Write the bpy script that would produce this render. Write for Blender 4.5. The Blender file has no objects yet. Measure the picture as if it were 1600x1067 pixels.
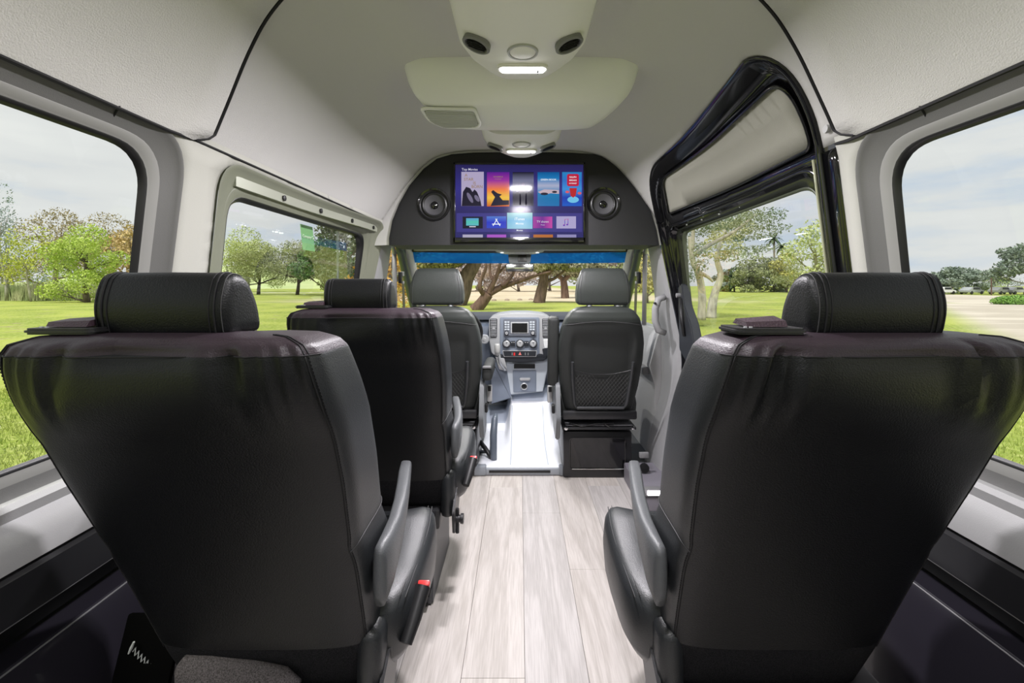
import bpy, bmesh, math, random
import numpy as np
from mathutils import Vector, Matrix
from mathutils.geometry import delaunay_2d_cdt
random.seed(7); R = math.radians
SC = bpy.context.scene
COL = SC.collection
H = 1.12           # eye height above the van floor
# ---------------------------------------------------------------- camera
cd = bpy.data.cameras.new('camera'); cam = bpy.data.objects.new('camera', cd); COL.objects.link(cam)
cam.location = (0, 0, H); cam.rotation_euler = (R(90), 0, 0)
cd.lens = 16.0; cd.sensor_width = 36; cd.shift_x = -12/1600; cd.shift_y = -88.5/1600
cd.clip_start = 0.02; cd.clip_end = 1500
SC.camera = cam
SC.view_settings.view_transform = 'Standard'; SC.view_settings.look = 'None'
SC.view_settings.exposure = 0.0; SC.view_settings.gamma = 1; SC.view_settings.use_curve_mapping = False
SC.cycles.max_bounces = 10; SC.cycles.diffuse_bounces = 6; SC.cycles.glossy_bounces = 4
SC.cycles.transparent_max_bounces = 24; SC.cycles.sample_clamp_indirect = 6
# ---------------------------------------------------------------- world
W = bpy.data.worlds.new('sky'); SC.world = W; W.use_nodes = True
nt = W.node_tree; nt.nodes.clear()
def N(t, ty, **k):
    n = t.nodes.new(ty)
    for a, v in k.items():
        if a in n.inputs: n.inputs[a].default_value = v
        else: setattr(n, a, v)
    return n
tc = N(nt, 'ShaderNodeTexCoord'); mp = N(nt, 'ShaderNodeMapping'); mp.inputs['Scale'].default_value = (1.2, 1.2, 6)
no = N(nt, 'ShaderNodeTexNoise'); no.inputs['Scale'].default_value = 2.2; no.inputs['Detail'].default_value = 7; no.inputs['Roughness'].default_value = .55
cr = N(nt, 'ShaderNodeValToRGB')
cr.color_ramp.elements[0].position = .34; cr.color_ramp.elements[0].color = (.58, .65, .76, 1)
cr.color_ramp.elements[1].position = .47; cr.color_ramp.elements[1].color = (.74, .745, .76, 1)
e = cr.color_ramp.elements.new(.68); e.color = (.82, .82, .82, 1)
bg = N(nt, 'ShaderNodeBackground'); bg.inputs['Strength'].default_value = 1.08
out = N(nt, 'ShaderNodeOutputWorld')
nt.links.new(tc.outputs['Generated'], mp.inputs['Vector']); nt.links.new(mp.outputs[0], no.inputs['Vector'])
nt.links.new(no.outputs['Fac'], cr.inputs[0]); nt.links.new(cr.outputs[0], bg.inputs[0]); nt.links.new(bg.outputs[0], out.inputs[0])
sd = bpy.data.lights.new('sun', 'SUN'); sd.energy = 4.2; sd.angle = R(25); sd.color = (1, .96, .88)
so = bpy.data.objects.new('sun', sd); COL.objects.link(so); so.rotation_euler = (R(28), R(-14), 0)   # high, a little from behind the van
# ---------------------------------------------------------------- materials
def hexc(r, g, b):
    f = lambda c: ((c/255+.055)/1.055)**2.4 if c > 10 else c/255/12.92
    return (f(r), f(g), f(b), 1)
def mat(name, col, rough=.5, metal=0, bump=0, bscale=200, var=0, vscale=4, col2=None, spec=.5, coat=0, emit=None, es=0, stretch=(1,1,1)):
    m = bpy.data.materials.new(name); m.use_nodes = True; t = m.node_tree; b = t.nodes['Principled BSDF']
    b.inputs['Base Color'].default_value = col if len(col) == 4 else (*col, 1)
    b.inputs['Roughness'].default_value = rough; b.inputs['Metallic'].default_value = metal
    b.inputs['Specular IOR Level'].default_value = spec; b.inputs['Coat Weight'].default_value = coat
    if emit: b.inputs['Emission Color'].default_value = (*emit[:3], 1); b.inputs['Emission Strength'].default_value = es
    if bump or col2 is not None:
        c = N(t, 'ShaderNodeTexCoord'); mm = N(t, 'ShaderNodeMapping'); mm.inputs['Scale'].default_value = stretch
        t.links.new(c.outputs['Object'], mm.inputs[0])
    if bump:
        n = N(t, 'ShaderNodeTexNoise'); n.inputs['Scale'].default_value = bscale; n.inputs['Detail'].default_value = 3
        bu = N(t, 'ShaderNodeBump'); bu.inputs['Strength'].default_value = bump; bu.inputs['Distance'].default_value = .002
        t.links.new(mm.outputs[0], n.inputs['Vector']); t.links.new(n.outputs['Fac'], bu.inputs['Height']); t.links.new(bu.outputs[0], b.inputs['Normal'])
    if col2 is not None:
        n = N(t, 'ShaderNodeTexNoise'); n.inputs['Scale'].default_value = vscale; n.inputs['Detail'].default_value = 5
        r = N(t, 'ShaderNodeMix', data_type='RGBA')
        t.links.new(mm.outputs[0], n.inputs['Vector'])
        rp = N(t, 'ShaderNodeMapRange'); rp.inputs[1].default_value = .35; rp.inputs[2].default_value = .65
        t.links.new(n.outputs['Fac'], rp.inputs[0]); t.links.new(rp.outputs[0], r.inputs[0])
        r.inputs[6].default_value = (*col[:3], 1); r.inputs[7].default_value = (*col2[:3], 1)
        t.links.new(r.outputs[2], b.inputs['Base Color'])
    return m
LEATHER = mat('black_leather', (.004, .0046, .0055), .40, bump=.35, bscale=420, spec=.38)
LEATHER_T = mat('leather_ceiling_sheen', (.022, .013, .019), .44, bump=.35, bscale=420, spec=.5)  # purple cast of the reflected ceiling painted into the top strip's colour
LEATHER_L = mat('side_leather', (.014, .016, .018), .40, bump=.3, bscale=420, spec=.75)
CARPET = mat('black_carpet', (.008, .008, .009), .95, bump=.8, bscale=700, col2=(.03, .03, .033), vscale=500, spec=.1)
CARPET_G = mat('grey_carpet', (.05, .045, .045), .95, bump=.9, bscale=600, col2=(.15, .135, .14), vscale=450, spec=.1)
THREAD = mat('black_thread', (.004, .004, .005), .7)
THREAD_L = mat('grey_thread', (.05, .05, .052), .7)
HEADL = mat('headliner_fabric', (.60, .592, .58), .9, bump=.6, bscale=900, spec=.15)
HEADL2 = mat('headliner_leatherette', (.62, .612, .585), .75, bump=.8, bscale=330, spec=.25)
WALLC = mat('cream_trim', (.46, .46, .415), .65, bump=.2, bscale=500)
GREYT = mat('grey_trim', (.20, .20, .205), .5, bump=.2, bscale=600)
GREYL = mat('light_grey_trim', (.42, .42, .42), .45, bump=.15, bscale=600)
GREYM = mat('surround_grey', (.13, .13, .125), .45, bump=.15, bscale=600)
PILLAR = mat('pillar_grey', (.30, .30, .305), .5, bump=.25, bscale=500)
DUCT = mat('duct_plastic', (.84, .83, .81), .5, bump=.1, bscale=500)
ACMAT = mat('air_unit_plastic', (.84, .845, .81), .42, bump=.1, bscale=500)
GLOSSB = mat('gloss_black', (.004, .004, .005), .12, coat=.6)
BLACKP = mat('black_plastic', (.012, .012, .013), .45, bump=.15, bscale=500)
DARKP = mat('dark_panel', (.016, .016, .018), .3, coat=.15)
DARKV = mat('dark_violet_panel', (.022, .020, .028), .28, coat=.3)
RUBBER = mat('black_rubber', (.01, .01, .011), .35)
CABV = mat('cabinet_vinyl', (.012, .012, .014), .55, bump=.4, bscale=350)
DASH = mat('dash_plastic', (.19, .22, .28), .45, bump=.2, bscale=500)
DASHL = mat('dash_light', (.50, .54, .60), .5, bump=.15, bscale=500)
DASHD = mat('dash_dark', (.02, .023, .03), .35)
SILVER = mat('silver_plastic', (.62, .63, .66), .3, metal=.5)
CHROME = mat('chrome', (.8, .8, .82), .12, metal=1)
STEEL = mat('painted_steel', (.02, .02, .022), .35)
MATV = mat('vinyl_mat', (.78, .80, .85), .38, bump=.35, bscale=260, spec=.6)
MATD = mat('vinyl_mat_blue', (.40, .45, .54), .42, bump=.35, bscale=260, spec=.6)
ARM = mat('armrest_plastic', (.095, .10, .105), .38, bump=.35, bscale=380)
SEATF = mat('dark_fabric', (.022, .024, .023), .62, bump=.5, bscale=500)
SEATU = mat('olive_black_vinyl', (.035, .040, .037), .45, bump=.35, bscale=400)
RED = mat('red_plastic', (.65, .02, .02), .3, emit=(.6, .02, .02), es=.0)
LAMP = mat('lamp_lens', (1, 1, 1), .3, emit=(1, .97, 1), es=9)
LEDM = mat('led_lens', (1, 1, 1), .3, emit=(1, .93, 1), es=16)
def glassmat(name, tint=(.93, .96, .93), refl=1.0):
    m = bpy.data.materials.new(name); m.use_nodes = True; t = m.node_tree; t.nodes.clear()
    lw = N(t, 'ShaderNodeLayerWeight'); lw.inputs[0].default_value = .5          # Schlick reflectance, same from both sides
    f = N(t, 'ShaderNodeMath', operation='POWER'); f.inputs[1].default_value = 4.5; t.links.new(lw.outputs['Facing'], f.inputs[0])
    mu = N(t, 'ShaderNodeMath', operation='MULTIPLY_ADD'); mu.inputs[1].default_value = .9*refl; mu.inputs[2].default_value = .06*refl; mu.use_clamp = True
    tr = N(t, 'ShaderNodeBsdfTransparent'); tr.inputs[0].default_value = (*tint, 1)
    gl = N(t, 'ShaderNodeBsdfGlossy'); gl.inputs['Roughness'].default_value = .01
    mx = N(t, 'ShaderNodeMixShader'); o = N(t, 'ShaderNodeOutputMaterial')
    t.links.new(f.outputs[0], mu.inputs[0]); t.links.new(mu.outputs[0], mx.inputs[0]); t.links.new(tr.outputs[0], mx.inputs[1]); t.links.new(gl.outputs[0], mx.inputs[2]); t.links.new(mx.outputs[0], o.inputs[0])
    return m
GLASS = glassmat('window_glass', refl=.7); GLASS_S = glassmat('door_glass', refl=1.3); GLASS_W = glassmat('windscreen_glass', (.97, .98, .97), refl=.4)
GLASS_B = glassmat('blue_tint_glass', (.015, .22, .62), refl=.4)
_t = GLASS_B.node_tree; _d = N(_t, 'ShaderNodeBsdfTranslucent'); _d.inputs[0].default_value = (.006, .11, .38, 1); _m = N(_t, 'ShaderNodeMixShader'); _m.inputs[0].default_value = .45
_o = [n for n in _t.nodes if n.type == 'OUTPUT_MATERIAL'][0]; _s = _o.inputs[0].links[0].from_socket; _t.links.new(_s, _m.inputs[1]); _t.links.new(_d.outputs[0], _m.inputs[2]); _t.links.new(_m.outputs[0], _o.inputs[0])
# ---------------------------------------------------------------- helpers
def link(o, parent=None):
    COL.objects.link(o)
    if parent is not None: o.parent = parent
    return o
def mk(name, V, F, m, parent=None, smooth=True, mats=None, midx=None):
    me = bpy.data.meshes.new(name)
    if isinstance(V, np.ndarray): V = V.tolist()
    me.from_pydata([tuple(v) for v in V], [], F); me.update()
    for mm in (mats or [m]): me.materials.append(mm)
    if midx is not None: me.polygons.foreach_set('material_index', midx)
    if smooth: me.polygons.foreach_set('use_smooth', [True]*len(me.polygons))
    o = bpy.data.objects.new(name, me); return link(o, parent)
def empty(name, loc=(0, 0, 0), rz=0, parent=None):
    o = bpy.data.objects.new(name, None); o.location = loc; o.rotation_euler = (0, 0, rz); o.empty_display_size = .05
    return link(o, parent)
def tag(o, label=None, cat=None, group=None, kind=None):
    if label: o['label'] = label
    if cat: o['category'] = cat
    if group: o['group'] = group
    if kind: o['kind'] = kind
    return o
def struct(o): o['kind'] = 'structure'; return o
class MB:
    def __init__(s): s.v = []; s.f = []
    def add(s, V, F):
        n = len(s.v); s.v += [tuple(v) for v in V]; s.f += [tuple(i+n for i in f) for f in F]; return s
    def box(s, c, d, rot=None, bev=0.0, seg=2):
        bm = bmesh.new(); bmesh.ops.create_cube(bm, size=1)
        for v in bm.verts: v.co = Vector((v.co.x*d[0], v.co.y*d[1], v.co.z*d[2]))
        if bev: bmesh.ops.bevel(bm, geom=bm.edges[:], offset=min(bev, min(d)*.49), segments=seg, affect='EDGES', profile=.5)
        M = Matrix.Translation(c) @ (rot.to_4x4() if rot is not None else Matrix.Identity(4))
        bm.verts.index_update()
        V = [M @ v.co for v in bm.verts]; F = [[v.index for v in f.verts] for f in bm.faces]; bm.free(); return s.add(V, F)
    def tube(s, P, r, n=8, cap=True):
        P = [Vector(p) for p in P]; rr = r if isinstance(r, (list, tuple)) else [r]*len(P)
        rings = []; up = None
        for i, p in enumerate(P):
            t = (P[min(i+1, len(P)-1)]-P[max(i-1, 0)]).normalized()
            if up is None: up = t.orthogonal().normalized()
            a = (up - t*up.dot(t))
            a = a.normalized() if a.length > 1e-6 else t.orthogonal().normalized()
            up = a; b = t.cross(a)
            rings.append([p + (a*math.cos(2*math.pi*k/n)+b*math.sin(2*math.pi*k/n))*rr[i] for k in range(n)])
        return s.loft(rings, True, cap)
    def loft(s, rings, closed=True, cap=True):
        n = len(rings[0]); V = [p for r in rings for p in r]; F = []
        for i in range(len(rings)-1):
            for k in range(n if closed else n-1):
                k2 = (k+1) % n; F.append((i*n+k, i*n+k2, (i+1)*n+k2, (i+1)*n+k))
        if cap: F.append(tuple(range(n-1, -1, -1))); F.append(tuple((len(rings)-1)*n+k for k in range(n)))
        return s.add(V, F)
    def lathe(s, prof, c=(0, 0, 0), axis='z', n=24, rot=None):
        rings = []
        for r, h in prof:
            ring = []
            for k in range(n):
                a = 2*math.pi*k/n; p = Vector((r*math.cos(a), r*math.sin(a), h))
                if axis == 'y': p = Vector((p.x, p.z, p.y))
                if axis == 'x': p = Vector((p.z, p.x, p.y))
                if rot is not None: p = rot @ p
                ring.append(p+Vector(c))
            rings.append(ring)
        return s.loft(rings, True, False)
    def build(s, name, m, parent=None, smooth=False, auto=True):
        o = mk(name, s.v, s.f, m, parent, smooth)
        if auto and not smooth:
            o.data.polygons.foreach_set('use_smooth', [True]*len(o.data.polygons))
            o.data.set_sharp_from_angle(angle=R(35))
        return o
def prism(poly, y0, y1, bev=0, ax='y'):
    """polygon in (x,z) extruded along y (ax 'y'), in (y,z) along x ('x'), in (x,y) along z ('z')"""
    bm = bmesh.new()
    f3 = {'y': lambda a, b, t: (a, t, b), 'x': lambda a, b, t: (t, a, b), 'z': lambda a, b, t: (a, b, t)}[ax]
    vs = [bm.verts.new(f3(a, b, y0)) for a, b in poly]; f = bm.faces.new(vs)
    r = bmesh.ops.extrude_face_region(bm, geom=[f]); nv = [g for g in r['geom'] if isinstance(g, bmesh.types.BMVert)]
    d = Vector(f3(0, 0, y1-y0)); bmesh.ops.translate(bm, verts=nv, vec=d)
    bmesh.ops.recalc_face_normals(bm, faces=bm.faces)
    if bev:
        ed = [e for e in bm.edges if len(e.link_faces) == 2 and e.calc_face_angle(0) > R(50)]
        bmesh.ops.bevel(bm, geom=ed, offset=bev, segments=2, affect='EDGES')
    bm.verts.index_update(); V = [v.co.copy() for v in bm.verts]; F = [[v.index for v in f.verts] for f in bm.faces]; bm.free()
    m = MB(); m.add(V, F); return m
def fillet(pts, rad, seg=6):
    n = len(pts); out = []
    for i in range(n):
        p = Vector(pts[i]); a = Vector(pts[i-1]); b = Vector(pts[(i+1) % n])
        r = rad[i] if isinstance(rad, (list, tuple)) else rad
        if r <= 0: out.append(tuple(p)); continue
        u = (a-p); v = (b-p); r = min(r, u.length*.49, v.length*.49); u.normalize(); v.normalize()
        for k in range(seg+1):
            t = k/seg; q0 = p+u*r*(1-t); q1 = p+v*r*t; out.append(tuple(q0.lerp(q1, t)))
    return out
def rrect(a0, a1, b0, b1, r, seg=6): return fillet([(a0, b0), (a1, b0), (a1, b1), (a0, b1)], r, seg)
def resample(poly, step):
    out = []; n = len(poly)
    for i in range(n):
        a = Vector(poly[i]); b = Vector(poly[(i+1) % n]); k = max(1, int((b-a).length/step+.5))
        out += [tuple(a.lerp(b, j/k)) for j in range(k)]
    return out
def inpoly(P, poly):
    x, y = P[:, 0], P[:, 1]; ins = np.zeros(len(P), bool); n = len(poly)
    for i in range(n):
        x1, y1 = poly[i]; x2, y2 = poly[(i+1) % n]
        if y1 == y2: continue
        c = ((y1 > y) != (y2 > y)) & (x < (x2-x1)*(y-y1)/(y2-y1)+x1); ins ^= c
    return ins
def sheet(name, outer, holes, step, fmap, m, parent=None, thick=0, smooth=True):
    bd = [resample(p, step) for p in [outer]+holes]
    pts = []; edges = []
    for b in bd:
        n0 = len(pts); pts += b; edges += [(n0+i, n0+(i+1) % len(b)) for i in range(len(b))]
    A = np.array(pts); lo = A.min(0); hi = A.max(0)
    gx, gy = np.meshgrid(np.arange(lo[0]+step*.5, hi[0], step), np.arange(lo[1]+step*.5, hi[1], step)); G = np.c_[gx.ravel(), gy.ravel()]
    ok = inpoly(G, bd[0])
    for h in bd[1:]: ok &= ~inpoly(G, h)
    G = G[ok]
    if len(G):
        d = np.full(len(G), 9.)
        for i in range(0, len(A), 64): d = np.minimum(d, np.sqrt(((G[:, None]-A[None, i:i+64])**2).sum(2)).min(1))
        G = G[d > step*.45]
    allp = [Vector(p) for p in pts]+[Vector(g) for g in G.tolist()]
    v, e, f, *_ = delaunay_2d_cdt(allp, edges, [], 0, 1e-7)
    C = np.array([np.mean([v[i][:] for i in t], axis=0) for t in f]); ok = inpoly(C, bd[0])
    for h in bd[1:]: ok &= ~inpoly(C, h)
    F = [tuple(t) for t, o in zip(f, ok) if o]
    o = mk(name, [fmap(p[0], p[1]) for p in v], F, m, parent, smooth)
    if thick:
        md = o.modifiers.new('s', 'SOLIDIFY'); md.thickness = abs(thick); md.offset = 1 if thick > 0 else -1
    return o
def text(s, size, loc, rot, m, parent=None, name='lettering', ext=.0006, align='CENTER', bold=0):
    c = bpy.data.curves.new(name, 'FONT'); c.body = s; c.size = size; c.extrude = ext; c.align_x = align; c.align_y = 'CENTER'; c.offset = bold
    c.materials.append(m); c.resolution_u = 3
    t = bpy.data.objects.new('tmp', c); COL.objects.link(t)
    me = bpy.data.meshes.new_from_object(t.evaluated_get(bpy.context.evaluated_depsgraph_get())); bpy.data.objects.remove(t)
    o = bpy.data.objects.new(name, me); o.location = loc; o.rotation_euler = rot; return link(o, parent)
def copy_tree(o, parent=None):
    c = o.copy(); COL.objects.link(c); c.parent = parent
    for ch in [q for q in list(bpy.data.objects) if q.parent == o]: copy_tree(ch, c)
    return c
# ================================================================ VAN SHELL
# side profile of the inner skin: up = height above the eye
EDGE_R = (.80, .36); EDGE_F = (.745, .335)
SEC_R = [(.80, .36), (.765, .43), (.715, .50), (.655, .565), (.575, .63), (.47, .685), (.33, .715), (.16, .722), (0, .724)]
SEC_F = [(.745, .335), (.69, .42), (.635, .50), (.585, .565), (.52, .635), (.44, .69), (.33, .715), (.16, .722), (0, .724)]
def catm(P, n=8):
    P = [Vector(p) for p in P]; out = []
    for i in range(len(P)-1):
        p0 = P[max(i-1, 0)]; p1 = P[i]; p2 = P[i+1]; p3 = P[min(i+2, len(P)-1)]
        for k in range(n):
            t = k/n; out.append(.5*((2*p1)+(p2-p0)*t+(2*p0-5*p1+4*p2-p3)*t*t+(3*p1-p0-3*p2+p3)*t**3))
    out.append(P[-1]); return np.array([tuple(p) for p in out])
SR, SF = catm(SEC_R), catm(SEC_F)
def sm(a, b, x): t = min(1, max(0, (x-a)/(b-a))); return t*t*(3-2*t)
def sec(Y): return SR*(1-sm(1.6, 2.5, Y))+SF*sm(1.6, 2.5, Y)
def xs(Y, z):
    """half width of the inner skin at height z (up to the roof bend)"""
    up = z-H; S = sec(Y)
    if up <= S[0, 1]:
        t = (S[0, 1]-up)/(S[0, 1]+.33); t = min(t, 1.0)
        return S[0, 0]+(.885-S[0, 0])*t if t < 1 else .885
    k = int(np.searchsorted(S[:, 1], up)); k = min(max(k, 1), len(S)-1)
    a, b = S[k-1], S[k]; f = (up-a[1])/max(b[1]-a[1], 1e-6); return a[0]+(b[0]-a[0])*min(max(f, 0), 1)
def sec_at(Y, s):
    """point on the roof lining; s -1..1 from the left edge to the right edge, by arc length"""
    S = sec(Y); d = np.r_[0, np.cumsum(np.hypot(*np.diff(S, axis=0).T))]; L = d[-1]; q = (1-abs(s))*L
    return (np.interp(q, d, S[:, 0])*(1 if s > 0 else -1), np.interp(q, d, S[:, 1]))
def s_of_up(Y, up):
    S = sec(Y); d = np.r_[0, np.cumsum(np.hypot(*np.diff(S, axis=0).T))]
    return 1-np.interp(up, S[:, 1], d)/d[-1]
# door arch in (Y, up)
ARCH = fillet([(1.212, .345), (1.125, .605), (2.21, .545), (2.46, .325)], [0, .13, .16, 0], 10)
def headliner(name, Y0, Y1, m, cut, ny=30, ns=90, inset=0.0, flare=0):
    arch = np.array(ARCH); rows = []; Ys = list(np.linspace(Y0, Y1, ny))
    if cut: Ys = sorted(set(Ys+[a[0] for a in ARCH]+list(np.linspace(1.12, 1.18, 14))))
    for Y in Ys:
        smax = 1.0
        if cut and 1.12 < Y < 2.455:
            # highest arch point at this Y
            best = None
            for i in range(len(arch)-1):
                a, b = arch[i], arch[i+1]
                if min(a[0], b[0]) <= Y <= max(a[0], b[0]) and abs(b[0]-a[0]) > 1e-9:
                    u = a[1]+(b[1]-a[1])*(Y-a[0])/(b[0]-a[0]); best = u if best is None else max(best, u)
            if best is not None: smax = min(1, s_of_up(Y, best))
        row = []
        for k in range(ns+1):
            s = -1+(smax+1)*k/ns; X, U = sec_at(Y, s)
            row.append((X*(1-inset/.8), Y, U+H-inset*(.6 if abs(s) < .9 else .0)))
        rows.append(row)
    V = [p for r in rows for p in r]; F = []; n = ns+1
    for i in range(len(rows)-1):
        for k in range(ns): F.append((i*n+k, i*n+k+1, (i+1)*n+k+1, (i+1)*n+k))
    o = mk(name, V, F, m); md = o.modifiers.new('s', 'SOLIDIFY'); md.thickness = .025; md.offset = 1
    return o
def front_lining():
    k = 1.12; Yf = 2.448; Yr = .90
    right = [(s_of_up(a, b)*k, a) for a, b in ARCH]
    outer = [(-k, Yf), (-k, Yr), (k, Yr), (k, 1.212)]+[p for p in right if p[1] < 2.445]+[(s_of_up(2.448, .34)*k, Yf)]
    outer = [p for i, p in enumerate(outer) if i == 0 or (abs(p[0]-outer[i-1][0])+abs(p[1]-outer[i-1][1])) > 1e-4]
    def f(a, Y):
        X, U = sec_at(Y, a/k); return (X, Y, U+H)
    return sheet('ceiling', outer, [], .03, f, HEADL, thick=.025)
# -- ceiling: front roof lining, rear roof lining with a curved front edge standing a little proud
ceil = struct(front_lining())
def rear_lining():
    # front edge Y depends on section position: nearer the camera at the crown
    rows = []; ns = 120; ny = 26
    def yf(s):
        a = abs(s)
        return .985+.02*(1-a)+((1.155 if s < 0 else 1.120)-.985)*sm(.45, .98, a)
    for j in range(ny+1):
        row = []
        for k in range(ns+1):
            s = -1+2*k/ns; t = j/ny
            ss = s
            Yf = yf(s)-(.05*(max(0, abs(s)-.965)/.035)**2)      # rounded lower corner
            Y = -1.0+(Yf+1.0)*t
            X, U = sec_at(Y, s); k2 = .008 if t < .999 else .0
            row.append((X*(1-.010), Y, U+H-.008))
        rows.append(row)
    # turned-under front lip
    lip = []
    for k in range(ns+1):
        x, y, z = rows[-1][k]; s = -1+2*k/ns; X, U = sec_at(y, s); lip.append((X*1.003, y+.006, U+H+.004))
    V = [p for r in rows for p in r]+lip; F = []; n = ns+1
    for i in range(len(rows)):
        for k in range(ns): F.append((i*n+k, i*n+k+1, (i+1)*n+k+1, (i+1)*n+k))
    o = mk('ceiling_panel', V, F, HEADL2, ceil)
    # dark joint between the two linings
    g = MB(); g.tube([(x*1.002, y+.009, z+.004) for x, y, z in rows[-1]], .0045, 6); g.build('joint', THREAD, ceil)
    return o
rear_lining()
# edge piping of the roof lining (both sides), joint line above the windows
for s in (-1, 1):
    P = []
    for Y in np.linspace(-1, 1.15 if s > 0 else 2.44, 40):
        X, U = sec_at(Y, s); P.append((X-s*(.009 if Y < 1.1 else .001), Y, U+H-(.012 if Y < 1.1 else .004)))
    MB().tube(P, .004, 6).build('edge_joint', THREAD, ceil)
# screw cap on the right lining tail
mb = MB(); x, u = sec_at(1.155, .955); mb.lathe([(0, -.003), (.010, -.003), (.011, .002), (0, .003)], (x-.004, 1.155, u+H-.003), 'x', 20); mb.build('screw_cap', GREYL, ceil)
# -- side walls
def side(sg, z_off=0):
    return lambda Y, z: (sg*(xs(Y, z)+z_off), Y, z)
RW = dict(o=rrect(-.62, 1.085, .735, 1.473, .115, 10)); MW = dict(o=fillet([(1.245, .735), (2.50, .735), (2.47, 1.445), (1.225, 1.455)], .10, 10))
def topz(Y): return sec(Y)[0, 1]+H
wl = struct(sheet('wall_left', [(-1, .70)]+[(Y, .70) for Y in np.linspace(0, 2.6, 5)]+[(Y, topz(Y)+.012) for Y in np.linspace(2.6, -1, 30)], [RW['o'], MW['o']], .05, side(-1), WALLC, thick=-.02))
wr = struct(sheet('wall_right', [(-1, .70), (1.15, .70)]+[(Y, topz(Y)+.012) for Y in np.linspace(1.15, -1, 24)], [RW['o']], .05, side(1), WALLC, thick=.02))
for w in (wl, wr): pass
def window(idx, sg, opening, gl, gxoff, smat, depth=.05, glassm=GLASS, lab=None):
    """deep rounded surround from the wall opening to the glass; gl = glass outline"""
    w = struct(empty('window_%d' % idx))
    n = 240
    def rs(poly):
        P = resample(poly, .004); L = len(P); return [P[int(i*L/n) % L] for i in range(n)]
    def ang(P, c):   # resample both outlines by matching perimeter fraction from the lower left corner
        return P
    O = rs(opening); G = rs(gl)
    # align starts
    def best(O, G):
        b = None
        for sft in range(-12, 13):
            d = sum((O[i][0]-G[(i+sft) % n][0])**2+(O[i][1]-G[(i+sft) % n][1])**2 for i in range(0, n, 6))
            if b is None or d < b[0]: b = (d, sft)
        return [G[(i+b[1]) % n] for i in range(n)]
    G = best(O, G)
    def ring(t, d):
        r = []
        for o, g in zip(O, G):
            a = o[0]+(g[0]-o[0])*t; b = o[1]+(g[1]-o[1])*t
            xo = xs(o[0], min(o[1], 1.47)); r.append((sg*(xo+(gxoff(b)-xo)*d), a, b))
        return r
    m = MB(); m.loft([ring(-.10, -.22), ring(-.04, -.20), ring(.02, -.08), ring(.18, .12), ring(.42, .30), ring(.55, .38)], True, False); m.build('surround', smat, w, smooth=True)
    m = MB(); m.loft([ring(.55, .38), ring(.57, .37), ring(.80, .62), ring(.86, .66)], True, False); m.build('inner_frame', FRG if smat is GREYM else smat, w, smooth=True)
    m = MB(); m.loft([ring(.86, .66), ring(.875, .64), ring(.97, .90), ring(1.02, 1.02)], True, False); m.build('rubber_seal', RUBBER, w, smooth=True)
    P = [(sg*gxoff(b), a, b) for a, b in resample(gl, .05)]
    o = mk('glass', P, [tuple(range(len(P)))], glassm, w, smooth=False)
    return w
gx = lambda z: .905-.10*(z-.79)
FRG = mat('frame_grey', (.27, .27, .255), .45)
w1 = window(1, -1, RW['o'], rrect(-.56, 1.015, .795, 1.415, .09, 10), gx, GREYM)
w2 = window(2, 1, RW['o'], rrect(-.56, 1.015, .795, 1.415, .09, 10), gx, GREYM)
w3 = window(3, -1, MW['o'], fillet([(1.33, .80), (2.40, .80), (2.38, 1.372), (1.315, 1.372)], .075, 10), gx, mat('olive_frame', (.20, .21, .16), .4), glassm=GLASS_S)
# aluminium rail with bolts over window 3
m = MB()
for t0, t1 in [(0, 1)]:
    P = []
    for Y in np.linspace(1.30, 2.42, 30): P.append(Y)
    rings = []
    for Y in P:
        x = xs(Y, 1.40)+.012
        rings.append([(-x, Y, 1.402), (-(x-.012), Y, 1.402), (-(x-.012), Y, 1.432), (-x, Y, 1.434)])
    m.loft(rings)
m.build('rail', mat('rail_metal', (.42, .44, .36), .35, metal=.3), w3)
for Y in (1.56, 1.83, 2.11, 2.36):
    x = xs(Y, 1.40); MB().lathe([(0, -.004), (.009, -.003), (.010, .004), (0, .006)], (-x+.002, Y, 1.417), 'x', 14).build('bolt', BLACKP, w3)
# smaller sliding pane edge
MB().box((-.868, 2.17, 1.09), (.006, .018, .60), bev=.002).build('pane_edge', mat('pane_edge', (.10, .12, .09), .3), w3)
# horizontal groove joints in the rear window surround
for w, sg in ((w1, -1), (w2, 1)):
    x0 = xs(.9, 1.45)
    MB().tube([(sg*(xs(.93, 1.47)-.010), .90, 1.474), (sg*(x0+.012), .91, 1.452), (sg*(x0+.035), .915, 1.43)], .0022, 6).build('joint', THREAD, w)
# -- lower side linings
def lower(name, sg, Y0, Y1, prof, m, parent=None):
    rings = []
    for Y in (Y0, Y1): rings.append([(sg*x, Y, z) for x, z in prof])
    o = MB().loft(rings, True, True).build(name, m, parent); return o
for sg, par, Y1 in ((-1, wl, 2.6), (1, wr, 1.16)):
    lower('sill_panel', sg, -1, Y1, [(.93, .745), (.872, .745), (.866, .735), (.872, .715), (.862, .70), (.850, .675), (.852, .638), (.93, .632)], GREYL, par)
    lower('upper_kick_panel', sg, -1, Y1, [(.93, .632), (.866, .632), (.852, .622), (.848, .552), (.856, .545), (.93, .545)], DARKP, par)
    lower('rail_recess', sg, -1, Y1, [(.93, .545), (.905, .545), (.90, .49), (.93, .485)], RUBBER, par)
    lower('lower_kick_panel', sg, -1, Y1, [(.93, .482), (.852, .482), (.846, .474), (.830, 0), (.93, 0)], DARKV, par)
    m = MB(); m.tube([(sg*.851, -1, .5505), (sg*.851, Y1, .5505)], .0022, 6); m.tube([(sg*.8495, -1, .4775), (sg*.8495, Y1, .4775)], .0018, 6); m.build('trim_edge', GREYT, par)
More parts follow.
